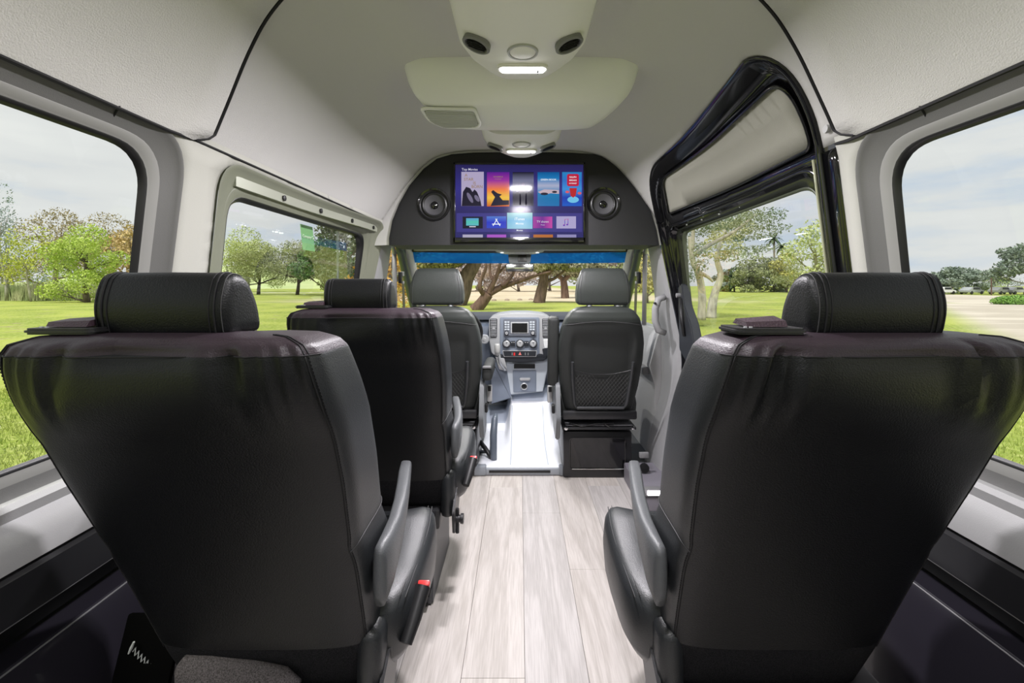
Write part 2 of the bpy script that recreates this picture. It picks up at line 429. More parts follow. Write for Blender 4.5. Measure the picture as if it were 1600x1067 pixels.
# -- floor with separate planks
floor = struct(MB().box((0, 1.65, -.035), (1.86, 5.3, .06)).build('floor', BLACKP))
def plank_mat(i, base, dark):
    m = bpy.data.materials.new('plank_%d' % i); m.use_nodes = True; t = m.node_tree; b = t.nodes['Principled BSDF']
    c = N(t, 'ShaderNodeTexCoord'); mm = N(t, 'ShaderNodeMapping'); mm.inputs['Scale'].default_value = (9, .8, 1); mm.inputs['Location'].default_value = (i*3.7, i*1.3, 0)
    n1 = N(t, 'ShaderNodeTexNoise'); n1.inputs['Scale'].default_value = 1.4; n1.inputs['Detail'].default_value = 3; n1.inputs['Distortion'].default_value = .6
    w = N(t, 'ShaderNodeMath', operation='MULTIPLY'); w.inputs[1].default_value = 26
    sn = N(t, 'ShaderNodeMath', operation='SINE')
    n2 = N(t, 'ShaderNodeTexNoise'); n2.inputs['Scale'].default_value = 8; n2.inputs['Detail'].default_value = 7
    m2 = N(t, 'ShaderNodeMapping'); m2.inputs['Scale'].default_value = (30, 1.3, 1)
    ad = N(t, 'ShaderNodeMath', operation='MULTIPLY_ADD'); ad.inputs[1].default_value = .16
    mr = N(t, 'ShaderNodeMapRange'); mr.inputs[1].default_value = .25; mr.inputs[2].default_value = .75
    mix = N(t, 'ShaderNodeMix', data_type='RGBA'); mix.inputs[6].default_value = (*dark, 1); mix.inputs[7].default_value = (*base, 1)
    L = t.links.new
    L(c.outputs['Object'], mm.inputs[0]); L(mm.outputs[0], n1.inputs['Vector']); L(n1.outputs['Fac'], w.inputs[0]); L(w.outputs[0], sn.inputs[0])
    L(c.outputs['Object'], m2.inputs[0]); L(m2.outputs[0], n2.inputs['Vector']); L(sn.outputs[0], ad.inputs[0]); L(n2.outputs['Fac'], ad.inputs[2])
    L(ad.outputs[0], mr.inputs[0]); L(mr.outputs[0], mix.inputs[0]); L(mix.outputs[2], b.inputs['Base Color'])
    b.inputs['Roughness'].default_value = .42; b.inputs['Specular IOR Level'].default_value = .4
    bu = N(t, 'ShaderNodeBump'); bu.inputs['Strength'].default_value = .15; bu.inputs['Distance'].default_value = .001; L(n2.outputs['Fac'], bu.inputs['Height']); L(bu.outputs[0], b.inputs['Normal'])
    return m
PM = [plank_mat(0, (.58, .54, .51), (.43, .395, .365)), plank_mat(1, (.57, .54, .52), (.43, .405, .39)), plank_mat(2, (.60, .56, .52), (.45, .41, .38)), plank_mat(3, (.55, .52, .505), (.41, .385, .37))]
rr = random.Random(3); pw = .182; x = -.865-.03; ci = 0
while x < .86:
    y = -1.0-rr.random()*.9
    while y < 2.72:
        y1 = min(y+1.22, 2.72); a = max(x, -.86); b = min(x+pw, .86); y0 = max(y, -1.0)
        if b-a > .02 and y1-y0 > .03:
            MB().box(((a+b)/2, (y0+y1)/2, -.0025), (b-a-.0010, y1-y0-.0010, .005), bev=.0006, seg=1).build('plank', PM[rr.randrange(4)], floor)
        y += 1.22
    x += pw; ci += 1
# ================================================================ SLIDING DOOR (right)
door = struct(empty('door_1'))
arch3 = []
def dpt(Y, z, off=0.02): return (xs(Y, z)+off, Y, z)
outer = [(1.212, .02), (2.46, .02)]+[(a, b+H) for a, b in reversed(ARCH)]
PAN = fillet([(1.262, .378+H), (2.32, .358+H), (2.17, .505+H), (1.205, .548+H)], [.03, .03, .06, .07], 8)
DWO = fillet([(1.245, .76), (2.42, .76), (2.41, .305+H), (1.245, .340+H)], [.06, .06, .06, .085], 8)
DWG = fillet([(1.30, .80), (2.345, .80), (2.345, .268+H), (1.305, .285+H)], [.05, .05, .05, .08], 8)
sheet('door_frame', outer, [PAN, DWO], .035, lambda Y, z: dpt(Y, z, .022), GLOSSB, door, thick=.02)
sheet('upper_panel', PAN, [], .05, lambda Y, z: dpt(Y, z, .026), mat('beige_panel', (.33, .325, .275), .7, bump=.5, bscale=350), door, thick=.01)
P = resample(PAN, .03); P = P+[P[0]]
MB().tube([dpt(a, b, .018) for a, b in P], .006, 6, False).build('panel_trim', GLOSSB, door, smooth=True)
# rounded gloss frame along the arch and both jambs
A = [(1.205, .02), (1.205, .7)]+[(a, b+H) for a, b in ARCH]+[(2.46, .7), (2.46, .02)]
A2 = [tuple(Vector(A[i]).lerp(Vector(A[i+1]), j/6)) for i in range(len(A)-1) for j in range(6)]+[A[-1]]
cyc = sum(a for a, b in A2)/len(A2)
rings = []
for i, (a, b) in enumerate(A2):
    t = (Vector(A2[min(i+1, len(A2)-1)])-Vector(A2[max(i-1, 0)])).normalized(); n = Vector((t.y, -t.x))   # towards the door centre
    ring = []
    for (u, d) in ((-.006, .03), (-.008, -.004), (-.002, -.010), (.010, -.008), (.024, .004), (.034, .016), (.036, .03)):
        ya, za = a+n.x*u, b+n.y*u; ring.append((xs(a, b)+(xs(ya, za)-xs(a, b))+d, ya, za))
    rings.append(ring)
m = MB(); m.loft(rings); m.build('door_surround', GLOSSB, door, smooth=True)
m = MB(); m.tube([(xs(a, b)-.004, a-.004*(1 if a < 1.3 else -1), b+.004) for a, b in A2], .0055, 8); m.build('rubber_seal', RUBBER, door, smooth=True)
# olive reflective strip on the rear jamb is real: a pale door rubber lip
m = MB(); m.tube([(xs(1.2, z)-.004, 1.238, z) for z in np.linspace(.6, 1.46, 14)], .004, 6); m.build('rubber_lip', mat('pale_rubber', (.35, .36, .24), .35), door, smooth=True)
n = 220
def rs(poly):
    P = resample(poly, .003); L = len(P); return [P[int(i*L/n) % L] for i in range(n)]
O, G = rs(DWO), rs(DWG)
gx2 = lambda z: .900-.07*(z-.79)
def dring(t, d): return [((xs(o[0], o[1])+.022)*(1-d)+gx2(o[1]+(g[1]-o[1])*t)*d+(-.012*math.sin(math.pi*min(1, t*2)) if t < .5 else 0), o[0]+(g[0]-o[0])*t, o[1]+(g[1]-o[1])*t) for o, g in zip(O, G)]
m = MB(); m.loft([dring(-.05, 0), dring(.0, .0), dring(.12, .02), dring(.25, .45), dring(.42, .62)], True, False); m.build('window_surround', GLOSSB, door, smooth=True)
m = MB(); m.loft([dring(.42, .62), dring(.47, .52), dring(.78, .60), dring(.84, .8)], True, False); m.build('window_frame', mat('satin_black', (.015, .017, .012), .22), door, smooth=True)
m = MB(); m.loft([dring(.84, .8), dring(.87, .74), dring(.98, .95), dring(1.0, 1.0)], True, False); m.build('window_seal', mat('green_grey_rubber', (.06, .07, .045), .3), door, smooth=True)
P = [(gx2(b), a, b) for a, b in resample(DWG, .05)]
mk('window_glass', P, [tuple(range(len(P)))], GLASS_S, door, smooth=False)
for Y in (1.36, 1.48, 1.61, 1.74, 1.90, 2.05, 2.2):
    z = .285+H-(Y-1.295)*.016+.020
    MB().lathe([(0, -.003), (.0035, -.002), (.0035, .003), (0, .004)], (xs(Y, z)+.038, Y, z), 'x', 8).build('clip', SILVER, door)
# lower door lining and latch housing
sheet('lower_lining', fillet([(1.20, .04), (2.43, .04), (2.43, .72), (1.20, .72)], .04), [], .12, lambda Y, z: (xs(Y, z)+.004, Y, z), DARKP, door, thick=.01)
lt = MB()
lt.add(*(lambda q: (q.v, q.f))(prism(fillet([(2.15, .76), (2.24, .70), (2.395, .78), (2.41, 1.11), (2.36, 1.13), (2.33, 1.02), (2.24, .93)], .02, 4), .838, .885, bev=.006, ax='x')))
lt.build('latch_housing', mat('latch_grey', (.028, .031, .036), .4), door)
MB().tube([(.832, 2.30, .86), (.822, 2.31, .95), (.832, 2.35, 1.05)], [.008, .010, .007], 10).build('door_handle', BLACKP, door, smooth=True)
MB().lathe([(0, -.02), (.012, -.016), (.012, .01), (0, .012)], (.835, 2.38, 1.065), 'x', 12).build('lock_knob', GREYT, door)
sheet('rear_jamb', [(1.150, .02), (1.215, .02), (1.215, 1.468), (1.150, 1.468)], [], .04, lambda Y, z: (xs(Y, z)-.002, Y, z), GLOSSB, door, thick=.02)
# step well trim with lamp beside the door
stp = struct(empty('trim_1'))
prism(fillet([(2.24, 0.0), (2.62, 0.0), (2.62, .10), (2.36, .10), (2.24, .075)], .01, 3), .60, .86, bev=.004, ax='x').build('step_box', mat('step_grey', (.20, .19, .22), .45), stp)
MB().box((.655, 2.25, .100), (.09, .05, .03), bev=.004).build('lamp_housing', GREYT, stp)
MB().box((.655, 2.222, .104), (.060, .006, .022), bev=.002).build('lamp_lens', LEDM, stp)
# ================================================================ B PILLARS
for i, sg in ((2, -1), (3, 1)):
    t = struct(empty('trim_%d' % i)); rings = []
    for z in np.linspace(0, 1.50, 22):
        fl = .12*sm(.55, 0, z); x = xs(2.5, max(z, .5)); y0 = 2.475; y1 = 2.86-.12*sm(.8, 1.4, z)
        xi = x-.012-fl*.9
        pr = [(x+.08, y0), (xi+.03, y0), (xi+.004, y0+.012), (xi-.008, y0+.05), (xi-.012, y0+.12), (xi-.004, y1-.07), (xi+.02, y1-.015), (x+.08, y1)]
        rings.append([(sg*a, b, z) for a, b in pr])
    MB().loft(rings).build('pillar_cover', PILLAR, t, smooth=True)
    # belt anchor and strap
    a = MB(); a.box((sg*.755, 2.88, 1.165), (.02, .035, .07), bev=.004); a.build('belt_anchor', BLACKP, t)
    MB().box((sg*.748, 2.90, 1.19), (.02, .03, .03), bev=.003).build('anchor_cap', GREYL, t)
    MB().box((sg*.745, 2.90, 1.135), (.016, .026, .018), bev=.003).build('anchor_cap', GREYL, t)
    s_ = MB(); s_.loft([[(sg*.745, 2.885, 1.13), (sg*.742, 2.93, 1.13), (sg*.744, 2.93, 1.13), (sg*.747, 2.885, 1.13)], [(sg*.71, 2.82, .62), (sg*.707, 2.865, .62), (sg*.709, 2.865, .62), (sg*.712, 2.82, .62)]]); s_.build('belt_strap', mat('olive_webbing%d' % i, (.10, .10, .05), .8), t)
    if sg > 0:
        MB().tube([(.80, 2.50, 1.055), (.762, 2.50, 1.04), (.745, 2.50, .99), (.745, 2.50, .92), (.762, 2.50, .87), (.80, 2.50, .855)], [.016, .019, .019, .019, .019, .016], 12).build('grab_handle', PILLAR, t, smooth=True)
        MB().lathe([(0, -.02), (.006, -.018), (.006, 0), (0, 0)], (.738, 2.49, 1.02), 'y', 10).build('screw', THREAD, t)
        m = MB(); m.box((.672, 2.462, .20), (.05, .02, .03), bev=.004); m.build('recess', GREYT, t)
        MB().lathe([(0, -.012), (.024, -.010), (.024, .01), (0, .012)], (.675, 2.462, .13), 'y', 20).build('socket', THREAD, t)
        for sy in (1,): MB().box((.665, 2.46, .08), (.10, .02, .03), bev=.004).build('foot_trim', GREYT, t)

# ================================================================ REAR END (behind the camera): two doors with windows
rear = [(x, z) for x, z in [(-.885, .02), (.885, .02), (.885, .79)]]+[(a*.998, b+H) for a, b in SR]+[(-a*.998, b+H) for a, b in SR[::-1]]+[(-.885, .79)]
wb = struct(sheet('wall_back', rear, [rrect(-.78, -.06, .86, 1.42, .08), rrect(.06, .78, .86, 1.42, .08)], .12, lambda a, b: (a, -1.0, b), GREYT, thick=.02, smooth=False))
for i, sg in enumerate((-1, 1)):
    w = struct(empty('window_%d' % (7+i))); P = [(a, -1.01, b) for a, b in (rrect(-.79, -.05, .85, 1.43, .08) if sg < 0 else rrect(.05, .79, .85, 1.43, .08))]
    mk('glass', P, [tuple(range(len(P)))], GLASS, w, smooth=False)
# ================================================================ CEILING DUCTS, AIR UNIT
def duct(Y0, Y1, label, vents, lampYs, grp='ceiling ducts'):
    d = tag(empty('ceiling_duct', (0.008, (Y0+Y1)/2, H+.62)), label, 'duct', grp); ox, oy, oz = d.location
    zc = H+.735; zb = H+.615
    # plan outline: straight sides, end tapering to a narrow nose
    rings = []
    L = Y1-Y0
    for t in [0, .2, .4, .55, .65, .72, .78, .84, .89, .93, .96, .985, 1.0]:
        Y = Y0+L*t; k = max(0, (Y-(Y1-.17))/.17); hw = .168-.075*k**1.7; zz = zb+.004*k**3
        if t == 1.0: hw -= .012; zz += .014
        pr = fillet([(-hw-.022, zc), (-hw, zz+.035), (-hw+.055, zz), (hw-.055, zz), (hw, zz+.035), (hw+.022, zc)], [0, .02, .03, .03, .02, 0], 5)
        rings.append([(a, Y-oy, b-oz) for a, b in pr])
    m = MB(); m.loft(rings, True, True); m.build('housing', DUCT, d)
    for (vx, vy) in vents:
        sg = 1 if vx > 0 else -1
        rot = Matrix.Rotation(R(-20*sg), 3, 'Y')
        c = (vx*.92, vy-oy, zb+.003-oz)
        v = MB(); v.lathe([(.026, .004), (.036, .006), (.0375, -.006), (.034, -.009), (.030, -.008), (.028, .0)], c, n=28, rot=rot); vo = v.build('air_vent', GREYT, d)
        v = MB(); v.lathe([(0, -.001), (.012, -.001), (.013, -.006), (.016, -.006), (.017, -.001), (.0305, -.003), (.031, .006), (0, .006)], c, n=28, rot=rot); v.build('nozzle', BLACKP, vo)
        v = MB()
        for k in (-1.5, -.5, .5, 1.5): v.box(Vector(c)+rot @ Vector((0, k*.009, -.005)), (.05*math.sqrt(max(.1, 1-(k*.3)**2)), .0015, .006), rot)
        v.build('vane', BLACKP, vo)
    for lampY in lampYs:
        c = (0.0, lampY-oy, zb-oz)
        l = MB(); l.add(*(lambda q: (q.v, q.f))(prism([(c[0]+a, c[1]+b) for a, b in rrect(-.072, .072, -.021, .021, .02, 6)], c[2]-.008, c[2]+.004, bev=.003, ax='z'))); lo = l.build('lamp', DUCT, d)
        l = MB(); l.add(*(lambda q: (q.v, q.f))(prism([(c[0]+a, c[1]+b) for a, b in rrect(-.064, .064, -.016, .016, .016, 6)], c[2]-.012, c[2]-.004, bev=.003, ax='z'))); l.build('lamp_lens', LAMP, lo)
        MB().box((.043, c[1], c[2]-.013), (.005, .014, .004), bev=.001).build('switch', GREYT, lo)
        s_ = MB(); s_.lathe([(.0, -.006), (.030, -.005), (.034, -.003), (.036, .002), (0, .004)], (0, c[1]-.085, c[2]), n=28); s_.build('touch_sensor', DUCT, d)
        s_ = MB(); s_.lathe([(.034, .001), (.035, -.005), (.040, -.005), (.042, .001)], (0, c[1]-.085, c[2]), n=28); s_.build('sensor_ring', GREYL, d)
        ld = bpy.data.lights.new('ceiling_light', 'AREA'); ld.shape = 'RECTANGLE'; ld.size = .12; ld.size_y = .03; ld.energy = LAMPW*(1 if lampY > 1 else .3); ld.color = (1, .96, 1)
        lo = bpy.data.objects.new('ceiling_light', ld); COL.objects.link(lo); lo.location = (ox, lampY, zb-.02)
    return d
LAMPW = 20
duct(-.9, 1.40, 'pale grey ceiling duct nearest the camera, ending above the air unit', [(-.128, 1.165), (.128, 1.165), (-.128, .35), (.128, .35)], [1.285, .47, -.35])
duct(1.86, 2.22, 'short pale ceiling duct with lit lamp between air unit and television cabinet', [(-.128, 2.04), (.128, 2.04)], [2.075])
# air unit
au = tag(empty('air_unit', (.006, 1.65, H+.62)), 'wide grey-green roof air conditioning unit with left-hand grille, hung under ceiling', 'air conditioner')
rings = []
for Y, w, zt, zb in [(1.44, .372, .725, .705), (1.462, .385, .74, .672), (1.49, .388, .745, .640), (1.515, .385, .745, .617), (1.55, .38, .745, .606), (1.62, .362, .745, .597), (1.70, .340, .745, .595), (1.76, .322, .745, .598), (1.785, .305, .745, .606), (1.80, .28, .745, .63)]:
    pr = fillet([(-w, zt), (-w+.008, zb+.045), (-w+.05, zb+.008), (-w*.5, zb), (w*.5, zb), (w-.05, zb+.008), (w-.008, zb+.045), (w, zt)], [0, .03, .06, .1, .1, .06, .03, 0], 4)
    rings.append([(a, Y-1.65, b-.62) for a, b in pr])
MB().loft(rings).build('housing', ACMAT, au, smooth=True)
gp = [(-.350, 1.555), (-.155, 1.545), (-.145, 1.66), (-.16, 1.705), (-.290, 1.725), (-.335, 1.66)]
def auz(x, y): return np.interp(y, [1.49, 1.515, 1.55, 1.62, 1.70, 1.76], [.640, .617, .606, .596, .594, .600])-.62+max(0, (abs(x)-.2)*.05)
gf = fillet(gp, .02, 5)
gi = [(np.mean([p[0] for p in gp])+(a-np.mean([p[0] for p in gp]))*.90, np.mean([p[1] for p in gp])+(b-np.mean([p[1] for p in gp]))*.86) for a, b in gf]
sheet('grille_frame', gf, [gi], .02, lambda a, b: (a, b-1.65, auz(a, b)-.009), ACMAT, au, thick=.006)
sheet('grille_recess', gi, [], .02, lambda a, b: (a, b-1.65, auz(a, b)-.004), mat('grille_dark', (.08, .08, .07), .7), au)
m = MB(); A = np.array(gi)
for y in np.arange(A[:, 1].min()+.004, A[:, 1].max()-.002, .0075):
    xs_ = np.linspace(-.36, -.13, 80); ok = inpoly(np.c_[xs_, np.full(80, y)], gi)
    if ok.sum() < 2: continue
    a, b = xs_[ok][0], xs_[ok][-1]; m.box(((a+b)/2, y-1.65, (auz(a, y)+auz(b, y))/2-.0075), (b-a, .0045, .004))
m.build('grille_slats', mat('grille_grey', (.55, .56, .52), .5), au); 
# ================================================================ TELEVISION CABINET
YC = 2.45
tvc = tag(empty('speaker_cabinet', (0, YC, H+.21)), 'black vinyl arched cabinet across the van roof holding television and two speakers', 'cabinet')
def f290(px, py): return ((px-812)*YC/711, (445-py)*YC/711+H)
out = [f290(*p) for p in [(608, 383), (608, 372), (613, 345), (624, 318), (640, 290), (662, 264), (682, 249), (705, 242), (740, 239.5), (812, 238.5), (890, 239.5), (930, 242), (952, 249), (976, 268), (1000, 297), (1017, 330), (1026, 360), (1030, 383)]]
tvo = (-.352, .348, .228, .655)
hl = [(-.345+.003, H+.236), (.341, H+.236), (.341, H+.648), (-.342, H+.648)]
SPK = [(-.462, H+.432), (.452, H+.437)]
holes = [[(cx+.078*math.cos(2*math.pi*k/32), cz+.078*math.sin(2*math.pi*k/32)) for k in range(32)] for cx, cz in SPK]
face = sheet('front_panel', [(a, b-H-.21) for a, b in out], [[(a, b-H-.21) for a, b in h] for h in [hl]+holes], .06, lambda a, b: (a, 0, b), CABV, tvc, smooth=False)
face.modifiers.clear()
m = MB(); m.loft([[(a*k, y, b-H-.21+dz) for a, b in out] for y, k, dz in [(0, 1, 0), (-.006, .998, 0), (-.006, .99, .002)]], True, False); m.build('edge_piping', CABV, tvc)
m = MB(); m.loft([[(a, y, b-H-.21) for a, b in out] for y in (0.0, .30)], True, False); m.build('shell', CABV, tvc)
for i, (cx, cz) in enumerate(SPK):
    c = (cx, 0, cz-H-.21)
    s_ = MB(); s_.lathe([(.079, .012), (.079, -.004), (.088, -.006), (.090, -.001), (.090, .004)], c, 'y', 40); so_ = s_.build('speaker', GLOSSB, tvc)
    s_ = MB(); s_.lathe([(.080, .0), (.076, .008), (.070, .010), (.066, .004), (.060, .002), (.055, .010)], c, 'y', 40); s_.build('surround', RUBBER, so_, smooth=True)
    s_ = MB(); s_.lathe([(.055, .010), (.040, .018), (.022, .022)], c, 'y', 40); s_.build('cone', mat('cone%d' % i, (.05, .05, .055), .6), so_, smooth=True)
    s_ = MB(); s_.lathe([(.022, .022), (.019, .015), (.012, .011), (0, .010)], c, 'y', 24); s_.build('dust_cap', GLOSSB, so_, smooth=True)
MB().lathe([(.001, 0), (.003, -.003), (0, -.004)], (-.004, -.003, .478), 'y', 10).build('indicator', mat('indicator', (.5, .5, .3), .4), tvc)
face_hole = [((a-0)*1.006, b+(.004 if b > H+.3 else 0)) for a, b in out]
o_ = [(a*(1.0), b+H) for a, b in sec(2.448)]; BO = [(.86, 1.325)]+[(.80, 1.325+.1)]+o_[2:]+[(-a, b) for a, b in o_[2:][::-1]]+[(-.80, 1.425), (-.86, 1.325)]
BO = [(.84, 1.33), (.765, o_[0][1])]+[(a, b) for a, b in o_[1:]]+[(-a, b) for a, b in o_[1:][::-1][1:]]+[(-.765, o_[0][1]), (-.84, 1.33)]
for s_ in (-1, 1):
    half = [(s_*a, b) for a, b in [(.86, 1.325), (.86, 1.50), (.74, 1.62), (.60, 1.80), (.40, 1.90), (.0, 1.90), (.0, 1.862), (.38, 1.85), (.52, 1.79), (.62, 1.67), (.68, 1.56), (.715, 1.45), (.745, 1.325)]]
    inner = [p_ for p_ in out if p_[0]*s_ >= 0]
    inner = sorted(inner, key=lambda q: (q[1], -abs(q[0])))
    half = [(s_*.86, 1.3285), (s_*.86, 1.50), (s_*.76, 1.62), (s_*.62, 1.80), (s_*.42, 1.88), (0, 1.88)]+[(0, 1.836)]+[(a+s_*.001, b+.0008) for a, b in inner[::-1]]
    q_ = prism(half, 2.452, 2.462); q_.build('bulkhead', HEADL, ceil)
# television
tv = tag(empty('television', (-.002, YC-.012, H+.44)), 'flat television showing a purple-blue movie menu, set in black cabinet', 'television')
b_ = MB()
for c, d in [((0, 0, .2085), (.704, .02, .011)), ((0, 0, -.200), (.704, .02, .026)), ((-.347, 0, 0), (.010, .02, .428)), ((.347, 0, 0), (.010, .02, .428))]: b_.box(c, d, bev=.002)
b_.build('bezel', GLOSSB, tv)
def em(name, c, k=1.0, c2=None, vert=True, r=.12):
    m = mat(name, (.0, .0, .0), r, spec=.12); t = m.node_tree; b = t.nodes['Principled BSDF']
    b.inputs['Base Color'].default_value = (.004, .004, .006, 1)
    b.inputs['Emission Strength'].default_value = k
    if c2 is None: b.inputs['Emission Color'].default_value = (*c[:3], 1)
    else:
        tc = N(t, 'ShaderNodeTexCoord'); sp = N(t, 'ShaderNodeSeparateXYZ'); rp = N(t, 'ShaderNodeValToRGB')
        cols = [c]+list(c2); rp.color_ramp.elements[0].color = (*cols[0][:3], 1); rp.color_ramp.elements[1].color = (*cols[-1][:3], 1)
        for i in range(1, len(cols)-1): e = rp.color_ramp.elements.new(i/(len(cols)-1)); e.color = (*cols[i][:3], 1)
        t.links.new(tc.outputs['Generated'], sp.inputs[0]); t.links.new(sp.outputs[2 if vert else 0], rp.inputs[0]); t.links.new(rp.outputs[0], b.inputs['Emission Color'])
    return m
scr = MB(); scr.box((0, .004, .008), (.686, .006, .394)); scr = scr.build('screen', em('screen', hexc(44, 42, 100), 1, [hexc(44, 40, 92), hexc(52, 48, 128), hexc(40, 36, 84)]), tv)
def tx(px): return (px-811)*(YC-.012)/711
def tz(py): return (445-py)*(YC-.012)/711-.44
def rect(px0, px1, py0, py1, m, name, par, y=-.0005, d=.002, bev=0):
    return MB().box(((tx(px0)+tx(px1))/2, y, (tz(py0)+tz(py1))/2), (abs(tx(px1)-tx(px0)), d, abs(tz(py1)-tz(py0))), bev=bev).build(name, m, par)
rect(713, 909, 333, 362.5, em('band', hexc(62, 58, 128)), 'menu_band', tv, y=0, d=.001)
WH = em('white_ink', (.62, .60, .70)); WH2 = em('white_bright', (.85, .9, .95))
RX = (R(90), 0, 0)
def ttext(s, px, py, size, m, par, al='CENTER', y=-.0022): return text(s, size, (tx(px), y, tz(py)), RX, m, par, 'lettering', .0002, al, bold=size*.01)
ttext('Top Movies', 721, 265, .018, WH, tv, 'LEFT')
def ell(cx, cy, rx, ry, m, par, name='shape', y=-.0019, rot=0, n=20):
    P = []
    for k in range(n):
        a = 2*math.pi*k/n; u, v = rx*math.cos(a), ry*math.sin(a); P.append((tx(cx+u*math.cos(rot)-v*math.sin(rot)), tz(cy+u*math.sin(rot)+v*math.cos(rot))))
    return prism(P, y, y+.0004).build(name, m, par)
def poly(pts, m, par, name='shape', y=-.0019): return prism([(tx(a), tz(b)) for a, b in pts], y, y+.0004).build(name, m, par)
# poster 1..5 (pictures are plain stand-ins; titles kept)
DK = em('ink_dark', (.012, .010, .02)); MID = em('ink_mid', (.16, .14, .22)); GOLD = em('gold_ink', (.30, .20, .10))
p = rect(720.5, 755.5, 268.5, 322, em('poster_lilac', hexc(170, 160, 190)), 'movie_poster', tv)
for s_, a, b in [('A', 728, 274), ('STAR', 732, 280.5), ('IS', 741, 286.5), ('BORN', 745, 292)]: ttext(s_, a, b, .022, GOLD, p)
poly([(721, 322), (723, 300), (728, 292), (734, 294), (738, 300), (741, 296), (745, 300), (750, 312), (752, 322)], DK, p); ell(734, 309, 3, 9, MID, p, rot=-.5, y=-.0024); ell(745, 310, 3, 6, MID, p, rot=-.6, y=-.0024)
p = rect(760.5, 795.5, 269, 322.5, em('poster_sunset', hexc(200, 90, 20), 1, [hexc(235, 190, 60), hexc(232, 120, 60), hexc(150, 50, 150), hexc(90, 30, 140)]), 'movie_poster', tv)
ttext('BOHEMIAN', 778, 276.5, .010, GOLD, p); ttext('RHAPSODY', 778, 280, .007, GOLD, p)
poly([(766, 322), (773, 308), (767, 300), (770, 297), (777, 302), (784, 304), (780, 307), (785, 313), (795, 313), (795, 320)], DK, p)
p = rect(800.5, 833.5, 269, 322, em('poster_mist', hexc(52, 54, 74), 1, [hexc(22, 24, 40), hexc(60, 62, 88), hexc(110, 112, 140), hexc(20, 20, 34)]), 'movie_poster', tv)
for a, h in [(808, 300), (817, 292), (826, 299)]:
    poly([(a-6, 320), (a-5, h+4), (a, h), (a+5, h+4), (a+6, 320)], DK, p); ell(a, h-3, 2.6, 3.4, MID, p, y=-.0024)
p = rect(839.5, 873.5, 269, 322, em('poster_blue', hexc(30, 110, 170), 1, [hexc(20, 110, 165), hexc(24, 120, 175), hexc(165, 170, 195), hexc(30, 120, 180), hexc(14, 84, 145)]), 'movie_poster', tv)
ttext('GREEN BOOK', 856.5, 281, .0135, WH2, p)
poly([(840, 300), (850, 296), (873, 297), (873, 303), (860, 302), (848, 305)], em('pale_band', hexc(190, 170, 180)), p); ell(850, 303, 6, 2, DK, p, y=-.0024); ell(866, 300, 4, 1.6, DK, p, y=-.0024)
p = rect(878, 908.5, 269, 322, em('poster_cyan', hexc(30, 90, 190), 1, [hexc(28, 60, 170), hexc(60, 140, 210), hexc(50, 110, 190), hexc(40, 130, 190)]), 'movie_poster', tv)
rp = prism([(tx(a), tz(b)) for a, b in rrect(885.5, 904, 272, 291, 3, 4)], -.0021, -.0015).build('title_plate', em('plate_red', hexc(185, 30, 60)), p)
ttext('RALPH', 894.7, 277, .0125, WH2, p, y=-.0028); ttext('BREAKS', 894.7, 282, .0115, WH2, p, y=-.0028); ttext('INTERNET', 894.7, 286.8, .009, WH2, p, y=-.0028)
ell(895, 312, 9, 5, em('halo', hexc(110, 190, 225)), p); poly([(889, 294), (901, 294), (899, 306), (895, 309), (891, 306)], em('red_blob', hexc(180, 40, 40)), p, y=-.0024); ell(886, 300, 3, 2, em('pink', hexc(215, 90, 100)), p, y=-.0026); ell(905, 302, 3, 2, em('pink2', hexc(215, 90, 100)), p, y=-.0026)
# app row
p = rect(722.5, 754, 338.5, 357, em('tile_black', hexc(22, 24, 34)), 'app_tile', tv); rect(728, 747.5, 341, 352.5, em('teal', hexc(92, 175, 190), 1, [hexc(80, 190, 170), hexc(90, 150, 205)]), 'icon', p, y=-.0024, d=.001); rect(733, 743, 353.6, 355, WH, 'icon_stand', p, y=-.0024, d=.001)
p = rect(760, 790.5, 338, 356.5, em('tile_blue', hexc(50, 70, 190), 1, [hexc(40, 55, 190), hexc(80, 120, 200)]), 'app_tile', tv)
ic = MB()
for (a, b), (c, d) in [((770, 353), (776.5, 342)), ((774, 342), (781, 353)), ((768.5, 350.3), (782, 350.3))]:
    ic.tube([(tx(a), -.003, tz(b)), (tx(c), -.003, tz(d))], .0022, 6)
ic.build('icon', WH2, p)
p = rect(792, 831.5, 332.5, 357.5, em('tile_pale', hexc(140, 195, 215), 1, [hexc(120, 185, 220), hexc(165, 210, 210)]), 'app_tile', tv, y=-.002, d=.003); ttext('iTunes', 811.5, 342.5, .020, WH2, p, y=-.0042); ttext('Movies', 811.5, 349.5, .015, WH2, p, y=-.0042); ttext('Movies', 811.5, 360, .012, WH2, tv)
p = rect(832.5, 862.5, 338.5, 356.5, em('tile_magenta', hexc(160, 50, 150), 1, [hexc(110, 40, 140), hexc(195, 70, 160)], False), 'app_tile', tv); ttext('TV shows', 847.5, 346.5, .016, WH, p, y=-.0032); ttext('iTunes', 847.5, 351.5, .008, WH, p, y=-.0032)
p = rect(869, 899.5, 338, 357, em('tile_lilac', hexc(168, 160, 200)), 'app_tile', tv)
ic = MB(); NM = em('note', hexc(120, 50, 150), 1, [hexc(60, 60, 190), hexc(190, 40, 90)])
ic.tube([(tx(882), -.003, tz(352)), (tx(882), -.003, tz(343)), (tx(887), -.003, tz(342)), (tx(887), -.003, tz(351))], .0016, 6); ic.build('icon', NM, p); ell(880.8, 352, 1.6, 1.3, NM, p, y=-.003); ell(885.8, 351, 1.6, 1.3, NM, p, y=-.003)
for a, b, c in [(722.5, 754, (170, 165, 190)), (760.5, 790.5, (165, 85, 190)), (797, 827, (110, 108, 150)), (833, 863.5, (176, 105, 40)), (870, 900, (140, 135, 180))]:
    rect(a, b, 366.5, 371.5, em('peek%d' % a, hexc(*c)), 'app_tile', tv)
